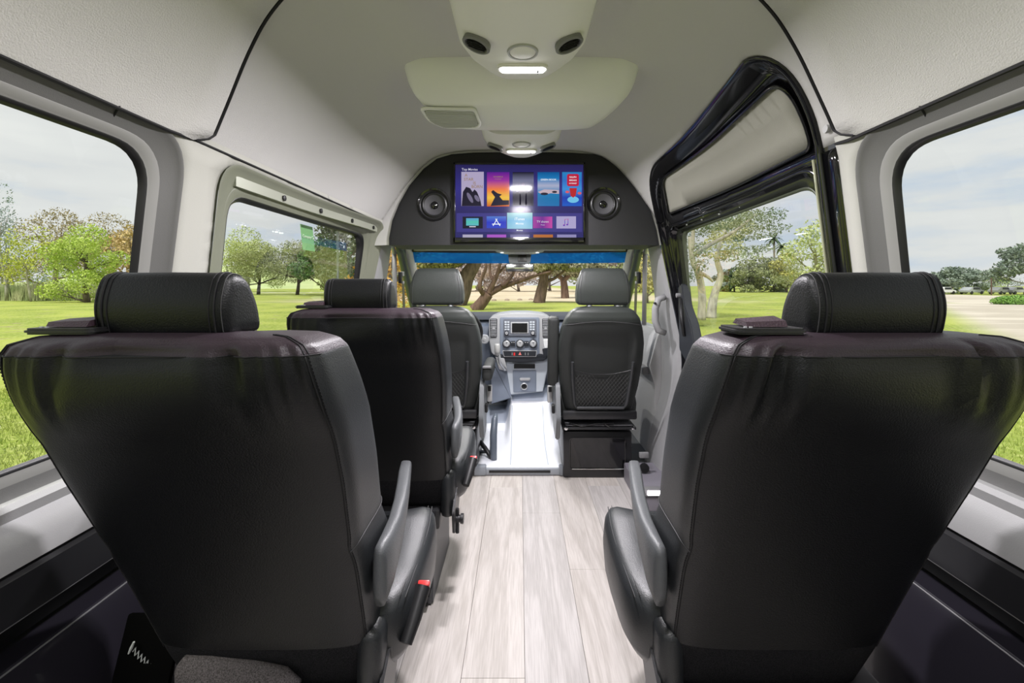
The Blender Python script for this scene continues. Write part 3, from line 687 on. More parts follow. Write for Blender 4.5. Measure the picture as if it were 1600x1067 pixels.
rect(809.8, 814.2, 374.6, 375.4, mat('logo_grey', (.45, .45, .45), .4), 'maker_mark', tv, y=-.0112, d=.001)
# ================================================================ CAB
cabc = struct(MB().box((0, 2.86, H+.262), (1.52, .80, .02), bev=.006).build('trim_4', mat('cab_lining', (.82, .80, .76), .8, bump=.3, bscale=500)))
hd = MB(); hd.box((0, 3.20, H+.249), (1.50, .03, .02), bev=.005); hd.build('visor_rail', GREYL, cabc)
for sg in (-1, 1):
    MB().box((sg*.40, 3.12, H+.252), (.52, .14, .014), bev=.006).build('sun_visor', mat('visor%d' % sg, (.6, .6, .56), .75), cabc)
# overhead console + mirror
oc = tag(empty('overhead_console', (0, 3.02, H+.24)), 'light grey overhead console with added fill lamps above the windscreen mirror', 'console')
m = MB(); pr = fillet([(-.185, .03), (-.17, -.012), (-.10, -.03), (.10, -.03), (.17, -.012), (.185, .03)], .02, 4); m.loft([[(a*.9, -.10, b) for a, b in pr], [(a, -.085, b) for a, b in pr], [(a, .12, b) for a, b in pr]]); m.build('housing', GREYL, oc)
MB().box((0, -.102, .0), (.17, .006, .022), bev=.002).build('display', mat('olive_display', (.16, .17, .12), .3), oc)
for sx in (-1, 1): MB().lathe([(0, -.008), (.016, -.006), (.018, .002), (0, .004)], (sx*.055, -.06, -.03), n=16).build('button', SILVER, oc)
rv = tag(empty('rear_view_mirror', (0, 3.20, H+.10)), 'rear-view mirror on dark bracket at top of windscreen', 'mirror')
m = MB(); m.loft([[(-.082, -.03, .13), (.082, -.03, .13), (.082, .05, .13), (-.082, .05, .13)], [(-.075, -.03, .06), (.075, -.03, .06), (.075, .05, .06), (-.075, .05, .06)], [(-.06, -.02, .045), (.06, -.02, .045), (.06, .04, .045), (-.06, .04, .045)]]); m.build('bracket', mat('bracket_grey', (.07, .075, .08), .35), rv)
MB().box((.018, -.032, .085), (.06, .006, .05), bev=.004).build('sensor_cover', BLACKP, rv)
MB().box((0, -.035, .02), (.196, .03, .054), bev=.012, seg=3).build('shell', BLACKP, rv)
MB().box((0, -.0505, .02), (.184, .003, .045), bev=.001).build('mirror_glass', CHROME, rv)
MB().tube([(0, .0, .05), (0, -.02, .035)], .012, 8).build('stem', BLACKP, rv)
# windscreen
wsn = struct(empty('window_4'))
def ws(u, v): return (u*(.755+.09*(1-v)), 3.30+.85*(1-v)-.10*abs(u)**2.5, .84+(.53*v))
def wsheet(name, v0, v1, m):
    rings = [[ws(-1+2*k/16, v0+(v1-v0)*j/6) for k in range(17)] for j in range(7)]
    q = MB(); q.loft(rings, False, False); return q.build(name, m, wsn, smooth=True)
wsheet('glass', 0, .835, GLASS_W); wsheet('tint_band', .835, .985, GLASS_B)
m = MB()
m.tube([ws(-1+2*k/16, 1.0) for k in range(17)], .02, 8); m.build('top_rail', RUBBER, wsn, smooth=True)
for sg in (-1, 1):
    t = struct(empty('trim_%d' % (5 if sg < 0 else 6)))
    MB().tube([(sg*.775, 3.12, 1.40), (sg*.79, 3.24, 1.37), (sg*.83, 3.55, 1.20), (sg*.885, 4.1, .86), (sg*.89, 4.15, .6)], [.03, .035, .035, .035, .035], 10).build('pillar_cover', mat('cab_pillar%d' % sg, (.75, .74, .70), .6), t, smooth=True)
    MB().tube([(sg*.80, 2.98, 1.385), (sg*.82, 3.13, 1.36), (sg*.85, 3.36, 1.24), (sg*.90, 3.95, .84)], [.018, .03, .03, .03], 10).build('door_frame', mat('door_frame_green%d' % sg, (.07, .085, .07), .4), t, smooth=True)
    MB().tube([(sg*.868, 3.15, 1.36), (sg*.875, 3.20, .84)], .016, 8).build('quarter_post', mat('post_grey%d' % sg, (.28, .27, .29), .4), t, smooth=True)
    MB().tube([(sg*.835, 2.80, 1.39), (sg*.85, 3.05, 1.375), (sg*.868, 3.15, 1.34)], .014, 8).build('window_channel', GREYL, t, smooth=True)
    w = struct(empty('window_%d' % (5 if sg < 0 else 6)))
    P = [(sg*.885, y, z) for y, z in [(2.80, .84), (3.92, .84), (3.34, 1.24), (3.14, 1.36), (2.80, 1.40)]]; mk('glass', P, [tuple(range(5))], GLASS, w, smooth=False)
    m = MB(); m.loft([[(sg*x, y, z) for x, z in [(.95, .84), (.87, .835), (.85, .80), (.80, .62), (.83, .50), (.83, .02), (.95, .02)]] for y in (2.80, 4.2)]); d = struct(m.build('door_%d' % (2 if sg < 0 else 3), GREYL))
    MB().box((sg*.79, 3.05, .58), (.05, .42, .05), bev=.015).build('armrest', GREYT, d)
# firewall and dashboard
fw = struct(MB().box((0, 4.22, .42), (1.84, .04, .90)).build('wall_front', DASHD))
ds = tag(empty('dashboard', (.0, 3.5, .60)), 'blue-grey van dashboard with centre stack, screen, dials and gear lever', 'dashboard')
def D(px, py, Y=3.32): return ((px-812)*Y/711, Y-3.5, (445-py)*Y/711+H-.60)
m = MB(); m.loft([[(sx, y, z) for y, z in [(.70, -.30), (.10, -.28), (.02, -.12), (.0, .10), (.03, .20), (.12, .255), (.72, .26)]] for sx in (-.84, .84)]); m.build('dash_body', DASH, ds)
m = MB(); m.loft([[(sx, y, z) for y, z in [(.05, .245), (.14, .262), (.70, .262), (.70, .27), (.13, .272), (.04, .25)]] for sx in (-.84, .84)]); m.build('dash_top', mat('dash_top', (.05, .055, .07), .6), ds)
def front(pts, Y, dep, m, name, par, bev=.006, rad=0):
    P = [((px-812)*Y/711, (445-py)*Y/711+H-.60) for px, py in pts]
    if rad: P = fillet(P, rad, 4)
    return prism(P, Y-3.5, Y-3.5+dep, bev=bev).build(name, m, par)
front([(764, 497), (778, 491), (800, 488.5), (826, 488.5), (850, 491), (862, 497), (861, 540), (858, 556), (848, 561), (782, 561), (768, 552), (764, 530)], 3.33, .30, SILVER, 'stack_housing', ds, rad=.02)
front([(781, 496), (843, 496), (843, 552), (838, 560), (788, 560), (781, 552)], 3.318, .10, DASH, 'centre_panel', ds, rad=.01)
front([(779, 553), (846, 553), (857, 558), (850, 564), (812, 567), (784, 564), (775, 558)], 3.315, .12, DASHD, 'lower_bezel', ds, rad=.01)
front([(787, 498.5), (838, 498.5), (838, 525), (787, 525)], 3.308, .02, mat('radio_grey', (.13, .14, .17), .35), 'radio', ds, bev=.003)
r = front([(798, 503), (826, 503), (826, 521), (798, 521)], 3.304, .01, SILVER, 'screen_frame', ds, bev=.002)
front([(800, 505), (824, 505), (824, 519.5), (800, 519.5)], 3.301, .006, mat('dead_screen', (.012, .012, .012), .12), 'radio_screen', ds, bev=.001)
for sx in (790, 794.2, 829.5, 833.7):
    for k in range(4): front([(sx-1.6, 502+k*3.8), (sx+1.6, 502+k*3.8), (sx+1.6, 504.6+k*3.8), (sx-1.6, 504.6+k*3.8)], 3.303, .01, DASHL, 'radio_button', ds, bev=.001)
def knob(px, py, r, Y, name='knob', m=SILVER, par=ds):
    c = D(px, py, Y); k = MB(); k.lathe([(r, .012), (r, .0), (r*.82, -.004), (r*.78, -.012), (r*.70, -.014), (0, -.014)], c, 'y', 24); o = k.build(name, m, par)
    k = MB(); k.box((c[0], c[1]-.0155, c[2]+r*.35), (r*.14, .003, r*.5)); k.build('pointer', DASHD, o)
    k = MB(); k.lathe([(r*1.22, .008), (r*1.22, -.002), (r*1.02, -.003), (r*1.02, .004)], c, 'y', 24); k.build('ring', DASHD, o); return o
knob(791.5, 520.5, .013, 3.302); knob(832.5, 520.5, .013, 3.302)
for px in (791.5, 812.5, 833): knob(px, 537, .025, 3.305)
for px, t_ in ((801.5, ':: :'), (822.5, '- -')):
    front([(px-3.5, 533), (px+3.5, 533), (px+3.5, 541), (px-3.5, 541)], 3.309, .01, DASHD, 'climate_button', ds, bev=.001)
    for dx in (-1.7, 1.7):
        front([(px+dx-.9, 534.5), (px+dx+.9, 534.5), (px+dx+.9, 535.6), (px+dx-.9, 535.6)], 3.305, .004, SILVER, 'climate_mark', ds, bev=0)
front([(785, 547.5), (839, 547.5), (838, 557.5), (787, 557.5)], 3.309, .02, SILVER, 'switch_strip_frame', ds, bev=.002, rad=.006)
front([(786, 548.4), (838, 548.4), (837, 556.6), (788, 556.6)], 3.305, .02, DASHD, 'switch_strip', ds, bev=.002, rad=.005)
front([(802.4, 551), (805, 551), (805, 555.5), (802.4, 555.5)], 3.301, .006, mat('lock_red', (.7, .03, .03), .4), 'lock_switch', ds, bev=0)
front([(810, 554.5), (814.8, 554.5), (812.4, 550)], 3.301, .006, mat('hazard', (.85, .25, .22), .4), 'hazard_switch', ds, bev=0)
for px in (799.5, 820, 824.5): front([(px, 551), (px+1.6, 551), (px+1.6, 555), (px, 555)], 3.301, .006, GREYT, 'switch', ds, bev=0)
for s0, s1 in ((765.5, 777), (847, 858.5)):
    v = front([(s0, 498), (s1, 498), (s1-.5, 527), (s0+.8, 527)], 3.322, .02, DASHD, 'air_vent', ds, bev=.003)
    for k in range(11): front([(s0+1.2, 499.2+k*2.5), (s1-1.2, 499.2+k*2.5), (s1-1.2, 500.2+k*2.5), (s0+1.2, 500.2+k*2.5)], 3.316, .012, SILVER, 'slat', v, bev=0)
    front([((s0+s1)/2-2, 511), ((s0+s1)/2+2, 511), ((s0+s1)/2+2, 515), ((s0+s1)/2-2, 515)], 3.310, .01, SILVER, 'tab', v, bev=.002)
front([(849, 530), (857, 530), (856, 544), (851, 544)], 3.318, .02, mat('ashtray_white', (.75, .76, .78), .25), 'side_lid', ds, bev=.003)
front([(847, 545), (860, 543), (858, 556), (850, 559)], 3.316, .05, DASHD, 'side_pocket', ds, bev=.004)
# lower console
front([(789, 563), (855, 560), (857, 570), (848, 612), (798, 617), (790, 612)], 3.36, .35, DASHL, 'lower_console', ds, rad=.006)
front([(767, 560), (790, 566), (799, 622), (768, 632)], 3.34, .3, DASH, 'console_side', ds, rad=.004)
cb = front([(801, 567), (838, 567), (838, 577.5), (801, 577.5)], 3.352, .03, DASHL, 'pocket_frame', ds, bev=.003)
front([(803, 568.5), (836, 568.5), (836, 575.8), (803, 575.8)], 3.349, .01, mat('pocket_dark', (.006, .006, .006), .6), 'pocket', ds, bev=.001)
front([(801, 578.5), (838, 578.5), (838, 612), (802, 613)], 3.354, .03, DASH, 'drawer', ds, bev=.003)
front([(812, 590.5), (829, 590.5), (828, 594.8), (812.5, 594.8)], 3.345, .02, SILVER, 'drawer_handle', ds, bev=.004)
c = D(819, 603.5, 3.352); k = MB(); k.lathe([(.026, .004), (.026, -.006), (.020, -.008), (.019, .003), (.010, .006)], c, 'y', 24); k.build('power_socket', SILVER, ds)
k = MB(); k.lathe([(.020, -.002), (.012, .001), (0, .001)], c, 'y', 20); k.build('socket_plug', THREAD, ds)
# gear lever
k = MB(); k.tube([D(790, 578, 3.30), D(781, 566, 3.28), D(779, 552, 3.24)], [.012, .011, .011], 10); gl_ = k.build('gear_lever', SILVER, ds, smooth=True)
k = MB(); k.lathe([(0, -.045), (.016, -.044), (.020, -.02), (.021, .025), (.015, .036), (0, .038)], D(777, 545, 3.23), n=20); k.build('knob', GREYL, gl_, smooth=True)
front([(774, 558), (788, 560), (793, 580), (780, 577)], 3.31, .04, SILVER, 'gear_gate', ds, bev=.004, rad=.004)
k = MB(); k.lathe([(.035, .02), (.035, 0), (.030, -.006), (.012, -.006), (.010, -.012), (0, -.012)], D(757, 530, 3.34), 'y', 24); k.build('light_switch', SILVER, ds)
# steering wheel (driver, left)
sw = tag(empty('steering_wheel', (-.455, 3.12, .80)), 'black steering wheel in front of the driver seat', 'steering wheel'); sw.rotation_euler = (R(-62), 0, 0)
P = [(.19*math.cos(a), .19*math.sin(a), 0) for a in np.linspace(0, 2*math.pi, 41)]; MB().tube(P, .014, 8, False).build('rim', BLACKP, sw, smooth=True)
MB().lathe([(0, .02), (.06, .015), (.07, -.01), (.05, -.04), (0, -.05)], (0, 0, 0), n=24).build('hub', BLACKP, sw)
for a in (0, R(180), R(-90)): MB().tube([(.05*math.cos(a), .05*math.sin(a), 0), (.185*math.cos(a), .185*math.sin(a), 0)], [.018, .012], 8).build('spoke', GREYT, sw)
rl = bpy.data.lights.new('added_cab_light', 'AREA'); rl.size = .06; rl.energy = 5; rl.color = (1, .98, .95)  # fill lights added to brighten the cab lining, mat and dash
for sx in (-1, 1):
    MB().lathe([(0, -.0095), (.010, -.009), (.012, -.006), (0, -.005)], (sx*.115, -.06, -.024), n=14).build('added_cab_lens', mat('added_lens_glow%d' % sx, (1, 1, 1), .3, emit=(1, .98, .95), es=1.5), oc)  # glowing lens added to go with each fill light
    ro = bpy.data.objects.new('added_cab_light', rl); COL.objects.link(ro); ro.location = (sx*.115, 2.96, H+.195)
# ---- tunnel floor mat
fm = tag(empty('floor_mat', (.0, 2.85, 0)), 'light grey moulded vinyl floor mat between the two front seats', 'floor mat')
def mz(x, Y):
    z = .045
    hump = sm(-.11, -.06, x)*sm(.27, .215, x)
    z += hump*(.02*sm(3.0, 3.1, Y)+.145*sm(3.12, 3.36, Y))
    z += .12*sm(3.35, 3.48, Y)*sm(-.30, -.27, x)
    z += .06*sm(.19, .25, x)*sm(2.75, 2.9, Y)*(1-hump)
    return z
nx, ny = 60, 60; V = []; F = []
for j in range(ny+1):
    Y = 2.69+(3.72-2.69)*j/ny
    for i in range(nx+1):
        x = -.25+.53*i/nx; V.append((x, Y-2.85, mz(x, Y)))
for j in range(ny):
    for i in range(nx): a = j*(nx+1)+i; F.append((a, a+1, a+nx+2, a+nx+1))
o = mk('mat_surface', V, F, MATV, fm); md = o.modifiers.new('s', 'SOLIDIFY'); md.thickness = .02; md.offset = -1
# colour difference: blue-grey heel board forward of the fold
m = MB(); m.loft([[(x, Y-2.85, mz(x, Y)+.0025) for x in np.linspace(-.25, .265, 30)] for Y in np.linspace(3.40, 3.62, 8)], False, False); m.build('heel_board', MATD, fm, smooth=True)
for x0 in (-.055, .17):
    MB().tube([(x0, Y-2.85, mz(x0, Y)+.001) for Y in np.linspace(2.72, 3.38, 30)], .0022, 5).build('moulded_line', MATD, fm, smooth=True)
sl = MB(); sl.box((.012, -.165, .022), (.51, .03, .038), bev=.005); sl.build('edge_strip', mat('edge_strip', (.30, .32, .35), .4), fm)
MB().box((.0, -.183, .026), (.36, .006, .014), bev=.002).build('edge_slot', RUBBER, fm)
for sg, x0 in ((-1, -.235), (1, .27)):
    MB().box((x0, -.165, .03), (.075, .05, .055), bev=.008).build('corner_block', mat('corner%d' % sg, (.26, .28, .31), .4), fm)
k = MB(); k.lathe([(.030, 0), (.028, .004), (.022, .004), (.021, .0)], (-.175, .08, .046), n=24); k.build('grommet', SILVER, fm)
k = MB(); k.lathe([(.021, .001), (0, .002)], (-.175, .08, .046), n=24); k.build('grommet_hole', THREAD, fm)
MB().box((-.225, .075, .049), (.07, .045, .003), bev=.001).build('cable_flap', DASHD, fm)
cf = struct(MB().box((0, 3.45, .01), (1.70, 1.5, .03)).build('trim_7', mat('cab_rubber', (.10, .105, .11), .7)))
# parking brake lever
pb = tag(empty('parking_brake', (-.20, 3.0, .05)), 'grey parking brake lever standing beside the driver seat', 'brake lever')
def PW(px, py, Y): return Vector(((px-812)*Y/711, Y, H+(445-py)*Y/711))-Vector(pb.location)
MB().tube([PW(772, 725, 2.80), PW(771, 705, 2.80), PW(771, 680, 2.82), PW(773, 655, 2.86), PW(775, 647, 2.88)], [.018, .022, .023, .020, .012], 14).build('grip', mat('brake_grey', (.10, .12, .15), .3), pb, smooth=True)
MB().tube([PW(772, 722, 2.80), PW(758, 700, 2.85), PW(750, 690, 2.95)], .014, 8).build('linkage', BLACKP, pb, smooth=True)
# ================================================================ CAPTAIN SEATS
def make_captain(loc, sg, label, buckle=True, shift=0, signature=False):
    """sg = +1 : aisle lies to +x of the seat (left-hand seat)."""
    root = tag(empty('captain_seat', loc), label, 'seat', 'captain seats')
    # ---- backrest: stacked rounded rings, base at rear edge y=0 is the top rear edge
    NZ = 46; NK = 112
    z0, z1 = .33, 1.048
    rings = []
    def prof(t):
        """t 0 bottom..1 top ->  z, rear y, depth, half width, centre x (outwards positive)"""
        z = z0+(z1-z0)*t
        y = .245*(1.02-z)/.62; y += .010*math.sin(math.pi*min(1, max(0, (z-.42)/.6)))
        hw = np.interp(z, [.33, .42, .52, .62, .70, .80, .90, .96, 1.0, 1.02, 1.035, 1.045, 1.048], [.196, .205, .214, .222, .226, .236, .240, .237, .232, .228, .218, .190, .15])
        dp = np.interp(z, [.33, .45, .60, .70, .80, .92, 1.0, 1.02, 1.035, 1.045, 1.048], [.15, .17, .20, .17, .165, .165, .155, .15, .13, .09, .05])
        cx = np.interp(z, [.33, .65, 1.0], [-.035, -.012, .0])
        yo = np.interp(z, [1.0, 1.02, 1.035, 1.045, 1.048], [0, .002, .012, .035, .055])
        return z, y+yo, dp, hw, cx
    tt = np.r_[np.linspace(0, .92, 30), np.linspace(.935, .985, 10), np.linspace(.989, 1, 6)]
    rng = random.Random(int(loc[1]*100)+int(sg*7))
    puck = [(rng.uniform(-.8, .8), rng.uniform(.3, 1)) for _ in range(7)]
    def rpt(a, t):
        z, y, dp, hw, cx = prof(t)
        c, s = math.cos(a), math.sin(a); n = 5.5
        u = (abs(c)**(2/n))*(1 if c > 0 else -1); v = (abs(s)**(2/n))*(1 if s > 0 else -1)   # squared superellipse
        x = u*hw; yy = y+dp/2+v*dp/2
        # bolstered front, slightly hollow middle
        if v > 0: yy += .022*abs(u)**3-.012*(1-u*u)
        else:
            yy -= .010*(1-u*u)*(1-abs(2*t-1)**3)          # rear panel crowned
            # gathers below the top seam
            g = sm(.80, .955, t)*sm(1.0, .96, t)
            for pu, am in puck: yy += am*.024*g*math.exp(-((u-pu-(1-t)*.45*(1 if pu > 0 else -1))/.032)**2)
            yy += .0030*g*math.sin(u*60)
            yy -= .016*math.sin(math.pi*min(1, max(0, (z-.875)/.147)))**1.2*(1-abs(u)**8)
        # side waist crease at mid height
        if abs(u) > .8: x *= 1-.018*math.exp(-((z-.665)/.018)**2)
        return (sg*(-1)*(cx*-1)*0+x+(-sg)*cx, yy, z)
    for t in tt: rings.append([rpt(2*math.pi*k/NK+math.pi/NK, t) for k in range(NK)])
    V = [p for r in rings for p in r]; F = []; mi = []
    zleather = .43
    for i in range(len(rings)-1):
        for k in range(NK):
            k2 = (k+1) % NK; F.append((i*NK+k, i*NK+k2, (i+1)*NK+k2, (i+1)*NK+k))
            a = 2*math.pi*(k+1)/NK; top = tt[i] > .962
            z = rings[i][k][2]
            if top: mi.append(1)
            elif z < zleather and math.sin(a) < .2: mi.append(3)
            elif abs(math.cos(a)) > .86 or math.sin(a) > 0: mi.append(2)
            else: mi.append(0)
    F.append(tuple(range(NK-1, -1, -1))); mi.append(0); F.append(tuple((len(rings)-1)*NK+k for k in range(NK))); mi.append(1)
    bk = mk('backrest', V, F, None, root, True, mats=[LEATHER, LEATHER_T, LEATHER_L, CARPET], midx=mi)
    # ---- seams: top seam along the rear edge, vertical seams at the rear corners, side waist seam
    def seam(name, P, m=THREAD, r=.0011): MB().tube(P, r, 5).build(name, m, bk, smooth=True)
    def off(p, c, d): v = (Vector(p)-Vector(c)); v.normalize(); return Vector(p)+v*d
    tseam = .962
    a0, a1 = math.pi*1.06, math.pi*1.94
    cc = (0, .09, .95)
    seam('top_seam', [off(rpt(a, tseam), cc, .0008) for a in np.linspace(a0, a1, 70)])
    for k_, aa in ((0, math.pi*1.185), (1, math.pi*1.815)):
        P = [Vector(rpt(aa, t))+Vector((0, -.0008, 0)) for t in np.linspace(.14, tseam, 50)]; seam('side_seam', P)
        # line of stitches parallel to the seam on the side panel
        st = MB(); da = -.012*math.pi if k_ == 0 else .012*math.pi
        for j, t in enumerate(np.linspace(.15, .955, 110)):
            p = Vector(rpt(aa+da*1.3, t)); q = Vector(rpt(aa+da*1.3, t+.004)); n_ = Vector((-1 if k_ == 0 else 1, -.6, 0)).normalized()*.0006
            st.tube([p+n_, q+n_], .0008, 4)
        st.build('stitches', THREAD, bk)
    for aa in (math.pi*1.16, math.pi*1.84, math.pi*1.185, math.pi*1.815): seam('top_edge_seam', [Vector(rpt(aa, t))+Vector((0, -.0004, .0006)) for t in np.linspace(tseam, .9985, 16)], THREAD, .0010)
    ax = sg   # aisle side x sign
    P = [Vector(rpt(a, (.655+.045*w-z0)/(z1-z0)))+Vector((ax*.0008, 0, 0)) for a, w in [((0 if ax > 0 else math.pi)+ax*d, (d+.62)/1.3) for d in np.linspace(-.62, .68, 24)]]
    seam('waist_seam', P, THREAD_L, .0012)
    # ---- headrest
    hr_prof = fillet([(0.004, -.004), (-.006, .045), (.012, .094), (.05, .092), (.085, .045), (.098, -.006)], [.01, .03, .035, .03, .03, .012], 6)
    cy, cz = .045, .042
    def hring(x, k): return [(x, cy+(a-cy)*k, cz+(b-cz)*k) for a, b in hr_prof]
    W2 = .104
    xs2 = [(-W2, .55), (-W2+.001, .78), (-W2+.005, .90), (-W2+.012, .965), (-W2+.022, .995), (-W2+.035, 1.0), (0, 1.012), (W2-.035, 1.0), (W2-.022, .995), (W2-.012, .965), (W2-.005, .90), (W2-.001, .78), (W2, .55)]
    m = MB(); m.loft([hring(x, k) for x, k in xs2]); hr = m.build('headrest', LEATHER, root, smooth=True)
    hr.location = (-sg*.028, .062, 1.046)
    for s2 in (-1, 1):
        for x, k, r_, mm in ((s2*(W2-.020), 1.004, .0016, THREAD), (s2*(W2-.010), .968, .0009, THREAD_L if s2 == sg else THREAD), (s2*(W2-.028), 1.006, .0009, THREAD)):
            P = hring(x, k); MB().tube(P, r_, 5).build('seam', mm, hr, smooth=True)
    # ---- belt guide on the aisle/outer shoulder
    bs = -sg if False else -sg
    gs = {'L': -1}.get('x', -1)
    gd = MB(); gx0 = -.155 if sg > 0 else -.150
    pr = rrect(-.052, .052, -.036, .036, .014, 5); gd.add(*(lambda q: (q.v, q.f))(prism([(gx0+a, .07+b) for a, b in pr], 1.048, 1.057, bev=.003, ax='z'))); go = gd.build('belt_guide', BLACKP, root)
    lp = MB(); lp.loft([[(gx0-.030, .07+y, z) for y, z in [(-.020, 1.058), (-.016, 1.065), (.016, 1.068), (.026, 1.060)]], [(gx0+.030, .07+y, z) for y, z in [(-.020, 1.058), (-.014, 1.067), (.018, 1.072), (.028, 1.060)]]]); lp.build('leather_loop', mat('loop_leather', (.045, .025, .035), .5, bump=1.0, bscale=300), go)
    for dx in (-.034, -.026): MB().box((gx0+dx, .048, 1.058), (.004, .003, .002)).build('rivet', SILVER, go)
    # ---- cushion
    rings = []
    for z, k, e in [(.335, .86, .03), (.345, .93, .015), (.37, .98, 0), (.42, 1.0, 0), (.452, .985, .004), (.470, .95, .012), (.479, .88, .03), (.483, .75, .06), (.485, .4, .12)]:
        ring = []
        for q in range(64):
            a = 2*math.pi*q/64; n = 5; c, s = math.cos(a), math.sin(a)
            u = abs(c)**(2/n)*(1 if c > 0 else -1); v = abs(s)**(2/n)*(1 if s > 0 else -1)
            y = .49+v*.225*k
            wv = 1-.06*sm(.2, 1, v)          # narrows a little to the front
            zz = z+.012*abs(u)**3*(1 if z > .44 else 0)+(.02*sm(-.2, .6, v)-.03*sm(.7, 1, v))*(1 if z > .4 else 0)
            ring.append((u*.262*wv*k, y, zz))
        rings.append(ring)
    m = MB(); m.loft(rings); cu = m.build('seat', LEATHER_L, root, smooth=True); cu.location.x = sg*.036
    for kk, r_ in ((.985, .0013), (.955, .0009)):
        for s2 in (-1, 1):
            P = []
            for v in np.linspace(-.85, .72, 20):
                u = .93 if kk > .97 else .89; wv = 1-.06*sm(.2, 1, v)
                P.append((s2*u*.262*wv, .49+v*.215, .474+.008+(.02*sm(-.2, .6, v)-.03*sm(.7, 1, v))+(.003 if kk > .97 else .006)-.0015))
            MB().tube(P, r_, 5).build('seam', THREAD_L, cu, smooth=True)
    m = MB(); m.loft([[(x, .60+.02*(1-(x/.2)**2), .502-.003+(abs(x)/.2)**3*.008) for x in np.linspace(-.16, .16, 16)], [(x, .603+.02*(1-(x/.2)**2), .500-.003+(abs(x)/.2)**3*.008) for x in np.linspace(-.16, .16, 16)]], False, False); m.build('cross_seam', THREAD_L, cu)
    # ---- armrest on the aisle side (and the twin by the wall)
    for s2 in (ax,):
        a = MB(); x0 = s2*.252; rr_ = []
        for y, z, hx, hz, dx in [(.215, .585, .008, .040, -.002), (.225, .580, .014, .058, -.002), (.27, .585, .0165, .052, -.002), (.34, .598, .0165, .036, .002), (.42, .610, .0165, .026, .012), (.50, .617, .0165, .021, .026), (.58, .621, .0165, .017, .042), (.635, .622, .015, .014, .052), (.65, .621, .008, .008, .054)]:
            rr_.append([(x0-s2*dx+hx*cx_, y, z+hz*cz_-hz*.0) for cx_, cz_ in [(math.copysign(abs(math.cos(q))**.55, math.cos(q)), math.copysign(abs(math.sin(q))**.7, math.sin(q))) for q in np.linspace(0, 2*math.pi, 20, endpoint=False)]])
        a.loft(rr_); ar = a.build('armrest', ARM, root, smooth=True)
        MB().lathe([(0, -.015), (.028, -.012), (.030, .012), (0, .015)], (s2*.235, .27, .58), 'x', 20).build('pivot', BLACKP, ar)
    # ---- recliner bracket, buckle, base
    m = MB(); m.box((ax*.225, .285, .385), (.05, .10, .16), bev=.02); m.build('hinge_cover', LEATHER_L, root, smooth=True)
    m = MB(); m.add(*(lambda q: (q.v, q.f))(prism(fillet([(.22, .26), (.30, .28), (.40, .40), (.38, .43), (.30, .40), (.20, .34)], .015, 4), ax*.247, ax*.255, ax='x'))); m.build('bracket', STEEL, root)
    MB().tube([(ax*.238, .30, .40), (ax*.252, .34, .425), (ax*.255, .39, .41)], [.012, .016, .010], 10).build('recline_lever', GREYT, root, smooth=True)
    m = MB(); m.lathe([(0, -.02), (.012, -.018), (.012, .0), (.017, .002), (.017, .012), (0, .014)], (ax*.268, .262, .295), 'x', 12); m.tube([(ax*.258, .262, .33), (ax*.258, .262, .245)], .007, 6); m.build('bolt', STEEL, root)
    if buckle:
        m = MB(); m.tube([(ax*.283, .30, .395), (ax*.292, .33, .425), (ax*.302, .372, .462)], [.013, .0165, .0175], 12); bu = m.build('buckle', BLACKP, root)
        rot = Matrix.Rotation(R(38), 3, 'X')
        MB().box((ax*.3035, .376, .466), (.026, .012, .012), rot, bev=.003).build('release_button', mat('buckle_red', (.75, .05, .05), .3), bu)
    m = MB(); m.box((0, .42, .30), (.40, .36, .07), bev=.01); m.build('slide_frame', STEEL, root)
    m = MB(); m.add(*(lambda q: (q.v, q.f))(prism(fillet([(.24, 0.002), (.62, 0.002), (.60, .27), (.27, .27)], .015, 3), -.175, .175, bev=.006, ax='x'))); m.build('pedestal', mat('pedestal_grey', (.09, .092, .10), .45), root)
    # carpeted skirt behind/below the backrest
    m = MB(); m.loft([[(-.17, .20, .06), (.17, .20, .06), (.17, .26, .06), (-.17, .26, .06)], [(-.185, .215, .33), (.185, .215, .33), (.185, .28, .33), (-.185, .28, .33)]]); m.build('skirt', CARPET, root)
    return root
seatL = make_captain((-.513, .62, 0), 1, 'large black leather captain seat nearest the camera on the left side')
seatR = make_captain((.515, .62, 0), -1, 'large black leather captain seat nearest the camera on the right side', buckle=False)
seat2 = make_captain((-.478, 1.345, 0), 1, 'black leather captain seat in the second row, behind the driver seat')
# belt webbing over the left shoulder edge, embroidered mark and grey felt cover at the left seat foot
m = MB(); m.loft([[(-.70, .72, .50), (-.66, .72, .44), (-.60, .75, .34), (-.50, .80, .30)], [(-.70, .86, .50), (-.66, .87, .44), (-.60, .88, .34), (-.50, .90, .30)]], False, False)
